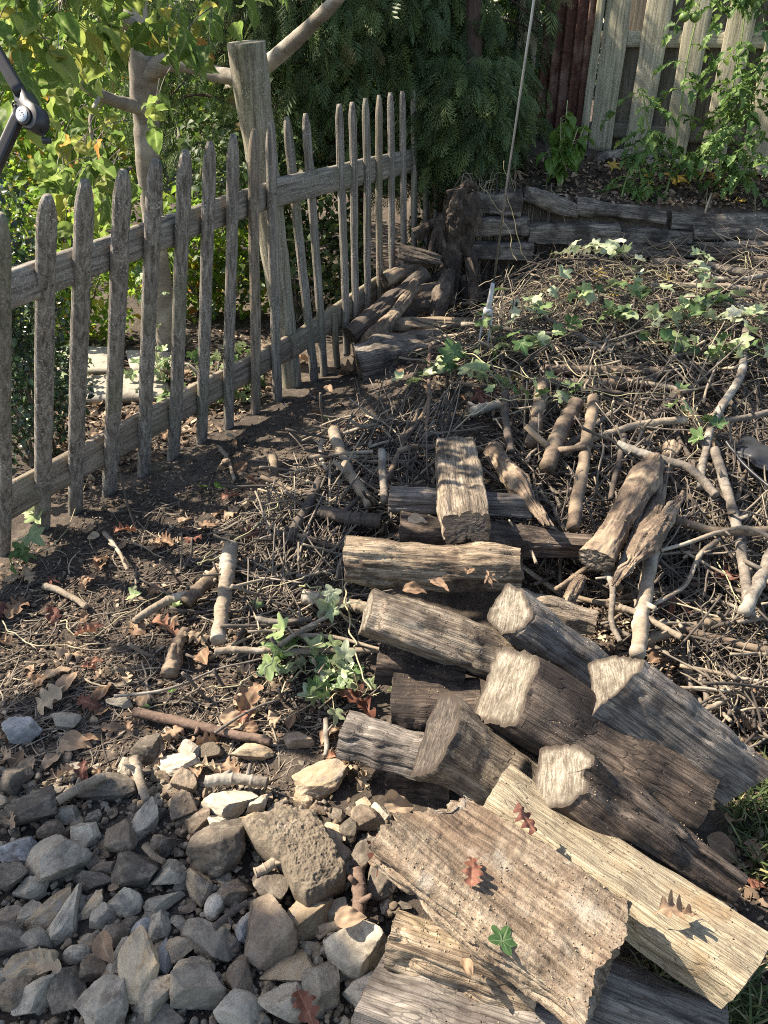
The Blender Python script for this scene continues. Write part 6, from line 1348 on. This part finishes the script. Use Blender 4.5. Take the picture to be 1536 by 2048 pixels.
T_TL = [tmpl_strip(w_tl, 18, 2, .3, .5, .1, s) for s in range(3)]
def tomato(stems, label, seed, nleaf, size=.055, name='tomato_plant', fruit=None, L=.17):
    rr = random.Random(seed); root = empty(name, stems[0][0], label, 'plant'); stm = MB(); lf = MB()
    for st_ in stems:
        Q = catmull(st_, 14 * len(st_)); tube(stm, Q, np.linspace(.007, .0025, len(Q)), 8, .15, 40, seed)
        for k in range(nleaf): i = rr.randrange(6, len(Q)); compound(lf, stm, Q[i], rr.uniform(0, 6.28), rr.uniform(.6, 1.2) * L, rr.uniform(.5, 1.1), size, rr)
    tparent(stm.link('stem', M['stem']), root); tparent(lf.link('foliage', M['tomato']), root)
    for f in fruit or []:
        mb = MB(); V = IV * np.array([1, 1, .88]) * f[3]; V[:, 2] -= .12 * f[3] * np.exp(-((V[:, 0] ** 2 + V[:, 1] ** 2) / (.2 * f[3]) ** 2)); mb.add(V + np.array(tuple(atD(*f[:3]))), tris=IT); fo = tparent(mb.link('fruit', M['fruit']), root)
        mb = MB(); c = atD(*f[:3]) + Vector((0, 0, f[3] * .8))
        for j in range(5): a = j * 1.256; tube(mb, [c, c + Vector((math.cos(a), math.sin(a), .1)) * f[3] * .5, c + Vector((math.cos(a), math.sin(a), -.1)) * f[3] * .95], [.0022, .0018, .0006], 5)
        tube(mb, [c, c + Vector((0.003, 0, .03))], [.002, .002], 6); tparent(mb.link('calyx', M['stem']), fo)
    return root
tomato([[atD(1322,425,4.72),atD(1345,330,4.75),atD(1360,230,4.75),atD(1375,120,4.75),atD(1400,0,4.8),atD(1410,-120,4.8)],[atD(1345,330,4.75),atD(1300,260,4.7),atD(1285,180,4.7)]],'tall leggy tomato vine with two green fruits in front of the board fence',1,15,.06,fruit=[(1369,34,4.7,.027),(1391,33,4.7,.029)])
tomato([[atD(1430,400,4.85),atD(1450,250,4.85),atD(1480,100,4.85),atD(1500,-60,4.9)],[atD(1450,250,4.85),atD(1510,180,4.8),atD(1550,100,4.8)]],'bushy tomato plant at the top right edge',2,24,.065)
tomato([[atD(1400,360,4.65),atD(1440,290,4.65),atD(1490,250,4.6)],[atD(1460,390,4.6),atD(1500,320,4.6),atD(1530,260,4.55)]],'sunlit bright green tomato plant low at the right edge',3,17,.055,L=.15)
tomato([[atD(1420,0,4.5),atD(1440,-40,4.5),atD(1480,-80,4.5)],[atD(1500,40,4.5),atD(1520,-30,4.5),atD(1560,-60,4.5)]],'dark green overhanging tomato shoots at the top right corner',4,12,.06)
tomato([[atD(1240,405,4.66),atD(1255,350,4.7),atD(1275,300,4.72)],[atD(1260,400,4.66),atD(1300,350,4.7),atD(1320,310,4.7)]],'low leafy tomato sprout left of the tall leggy vine',7,11,.045,L=.12)
tomato([[atD(1190,385,4.75),atD(1250,372,4.75),atD(1275,380,4.75)],[atD(1320,425,4.65),atD(1328,400,4.65),atD(1335,385,4.65)]],'small sprawling seedling on the front edge of the terrace',5,7,.035,name='seedling',L=.08)
def pepper(px, py, D, tips, label, seed, group=None):
    rr = random.Random(seed); b = atD(px, py, D); root = empty('pepper_plant', b, label, 'plant'); stm = MB(); lf = MB()
    for (tx, ty) in tips:
        t = atD(tx, ty, D + rr.uniform(-.08, .08)); Q = catmull([b, b.lerp(t, .35) + Vector((0, 0, .03)), t], 26); tube(stm, Q, np.linspace(.006, .0025, 26), 7, .1, 40, seed)
        for k in range(15):
            i = rr.randrange(10, 26); az = rr.uniform(0, 6.28); p = Q[i]; e = p + Vector((math.cos(az), math.sin(az), .5)) * .02
            tube(stm, [p, e], [.0015, .0012], 5); leaflet(lf, rr.choice(T_OV), e, rr.uniform(.065, .105), rr.gauss(0, .3), rr.uniform(.3, 1.1), az)
    tparent(stm.link('stem', M['stem_pale']), root); tparent(lf.link('foliage', M['basil']), root)
pepper(1118, 385, 4.85, [(1135,200),(1122,235),(1155,258),(1095,300),(1170,250)], 'leafy pepper plant with light stems on the terrace', 5)
# grass at the right edge
mb = MB(); 
BL = (np.array([(0, -.03, 0), (0, .03, 0), (.35, -.026, .3), (.35, .026, .3), (.75, -.018, .42), (.75, .018, .42), (1, 0, .38)], float), np.array([(0, 2, 1), (1, 2, 3), (2, 4, 3), (3, 4, 5), (4, 6, 5)]), np.ones(7))
for poly, n in (([(1440,1560),(1640,1500),(1640,1860),(1500,1760)], 700), ([(1270,1850),(1460,1930),(1600,2080),(1300,2080)], 600), ([(1640,1780),(1560,1900),(1600,2100),(1700,2100)], 200)):
    P = np.array([tuple(p) for p in scatter(poly, n, lambda p: p)]); instance(mb, BL, mats4(P, rng.normal(0, .4, n), rng.uniform(-.9, .1, n), rng.uniform(0, 6.28, n), rng.uniform(.04, .11, n)))
mb.link('grass', M['grass'], None, 'sparse green grass at the right edge below the logs', 'grass', kind='stuff')
# ------------------------------------------------------------------ metal rod with forked foot
rb = ong(962, 722, .02); Dr = rb.y
root = empty('forked_metal_rod', rb, 'thin shiny metal rod in a pale plastic socket with two prongs stuck in the brush', 'metal rod')
mb = MB(); tube(mb, [atD(986,575,Dr), atD(1012,380,Dr), atD(1068,0,Dr), atD(1090,-150,Dr)], [.0046, .0048, .0052, .0054], 14); tparent(mb.link('rod', M['rod']), root)
mb = MB(); P = [atD(985.5,566,Dr), atD(985,572,Dr), atD(980,600,Dr), atD(977,617,Dr)]; tube(mb, P, [.008, .009, .012, .013], 16)
P = [atD(976.6,616.5,Dr), atD(976,622,Dr), atD(975,628,Dr)]; tube(mb, P, [.019, .021, .021], 20); tparent(mb.link('socket', M['white']), root)
for a, b in (((967,628), (954,712)), ((984,628), (972,712))):
    mb = MB(); tube(mb, [atD(*a, Dr), atD(*b, Dr)], [.0048, .0044], 10); tparent(mb.link('prong', M['white']), root)
mb = MB(); tube(mb, [atD(960,705,Dr), atD(958,722,Dr), atD(955,738,Dr)], [.010, .014, .010], 12); tparent(mb.link('foot', M['black']), root)
# ------------------------------------------------------------------ hinged black arm at the top left
Dh = 2.05
def hp(px, py, d=0): return atdepth(px, py, Dh + d)
root = empty('hinged_arm', hp(66, 236), 'black hinged arm with an oval silver badge among the leaves at the top left', 'hinged arm')
def bar(a, b, w, th, name, mat, par):
    a, b = Vector(a), Vector(b); ax = (b - a); L = ax.length; ax.normalize(); n_ = -fwd; s = ax.cross(n_).normalized(); n_ = s.cross(ax); mb = MB()
    prof = resample([(-.5,-.5),(.5,-.5),(.5,.5),(-.5,.5)], 24, 1); V = [[tuple(a + ax * (L * t) + s * (p[0] * w) + n_ * (p[1] * th)) for p in prof] for t in np.linspace(0, 1, 8)]
    V = np.array(V); m = 24; b0_ = np.arange(7)[:, None] * m + np.arange(m)[None]; b1_ = np.arange(7)[:, None] * m + (np.arange(m)[None] + 1) % m
    mesh = mesh_np(name, V.reshape(-1, 3), [np.stack([b0_, b1_, b1_ + m, b0_ + m], -1).reshape(-1, 4), np.array([list(range(m))[::-1]]), np.array([list(range(7 * m, 8 * m))])], M[mat]); return tparent(link(name, mesh), par)
px2m = Dh / F
bar(hp(-20, 80), hp(44, 190), 24 * px2m, .03, 'upper_arm', 'blackmetal', root)
bar(hp(42, 222), hp(-14, 345), 22 * px2m, .026, 'lower_arm', 'blackmetal', root)
# housing: an extruded teardrop turned a little so that its right side shows
def extr(outline, th, name, mat, par, yaw=R(-28), dz=0.0, bev=.003):
    c = hp(64, 225); ex = Vector((math.cos(yaw), math.sin(yaw), 0)); ny = -ex.cross(Vector(upv)).normalized(); ny = ny if ny.dot(fwd) < 0 else -ny
    P = resample([((x - 64) * px2m / math.cos(yaw) , -(y - 225) * px2m) for x, y in outline], 72, 3); mb = MB(); rows = []
    for (o, s) in ((-th / 2, .93), (-th / 2 + bev, 1), (th / 2 - bev, 1), (th / 2, .94), (th / 2, .01)):
        ce = P.mean(0); rows.append([tuple(c + ex * (ce[0] + (p[0] - ce[0]) * s) + Vector(upv) * (ce[1] + (p[1] - ce[1]) * s) + ny * (o + dz)) for p in P])
    V = np.array(rows); m = 72; b0_ = np.arange(4)[:, None] * m + np.arange(m)[None]; b1_ = np.arange(4)[:, None] * m + (np.arange(m)[None] + 1) % m
    mesh = mesh_np(name, V.reshape(-1, 3), [np.stack([b0_, b1_, b1_ + m, b0_ + m], -1).reshape(-1, 4), np.array([list(range(m))[::-1]])], M[mat])
    return tparent(link(name, mesh), par), c, ex, ny
ho, hc, hex_, hny = extr([(30,190),(50,178),(62,192),(70,206),(86,214),(94,232),(92,252),(78,266),(60,264),(46,250),(40,230),(38,212)], .045, 'joint_housing', 'black', root)
extr([(80 + 19 * math.cos(a) - 17, 240 + 20 * math.sin(a)) for a in np.linspace(0, 6.28, 30)[:-1]], .006, 'dial', 'black', root, dz=.026)
extr([(62 + 14 * math.cos(a), 239 + 15 * math.sin(a)) for a in np.linspace(0, 6.28, 30)[:-1]], .003, 'badge', 'badge', root, dz=.0305)
def ink(x, y, w, h, rot=0): 
    ca, sa = math.cos(rot), math.sin(rot); return extr([(x + ca * a - sa * b, y + sa * a + ca * b) for a, b in ((-w, -h), (w, -h), (w, h), (-w, h))], .001, 'badge_mark', 'badge_ink', root, dz=.0322, bev=.0003)
ink(60, 231.5, 4, .8, -.55); ink(62, 235, .8, 3.6, -.5); ink(65.5, 236, 1.3, 1.5, .6); ink(67, 239.2, 1.3, 1.5, .6); ink(68, 242.6, 1.3, 1.5, .6); ink(60.5, 242.5, .7, .9, 0)
mb = MB(); c = hp(33, 212); 
for j in range(8): a = j * math.pi / 4; tube(mb, [c, c + Vector((math.cos(a), 0, math.sin(a))) * 8 * px2m], [.0016, .0016], 6)
ring = [c + Vector((math.cos(a), 0, math.sin(a))) * 8 * px2m for a in np.linspace(0, 6.283, 25)]; tube(mb, ring, [.0022] * 25, 8); tube(mb, [c + Vector((0, -.01, 0)), c + Vector((0, .012, 0))], [.005, .005], 12); tparent(mb.link('hinge_wheel', M['blackmetal']), root)
mb = MB(); tube(mb, [hp(86, 258), hp(87, 284)], [.0035, .0035], 8); tube(mb, [hp(86, 281), hp(101, 281)], [.009, .008], 12); tparent(mb.link('handle', M['black']), root)
# ------------------------------------------------------------------ black scalloped plastic and hose at the right
pc_ = ong(1510, 905, .16); root = MB(); out = []
o2 = [(1470,905),(1476,880),(1484,868),(1492,876),(1499,870),(1508,888),(1516,884),(1522,898),(1532,896),(1545,902),(1570,905),(1590,930),(1540,938),(1512,928),(1500,915)]
poly_slab('plastic_edging', o2, .004, pc_.z, M['black'], 'black plastic piece with scalloped edge lying on the brush at the right edge', 'plastic piece', seed=5, rough=.001)
stick([(1453,884),(1470,905),(1500,940),(1560,990)], 8, 'black', 'thin black hose curving off the right edge over the brush', .18, name='black_hose', taper=1, bump=0, cat='hose')
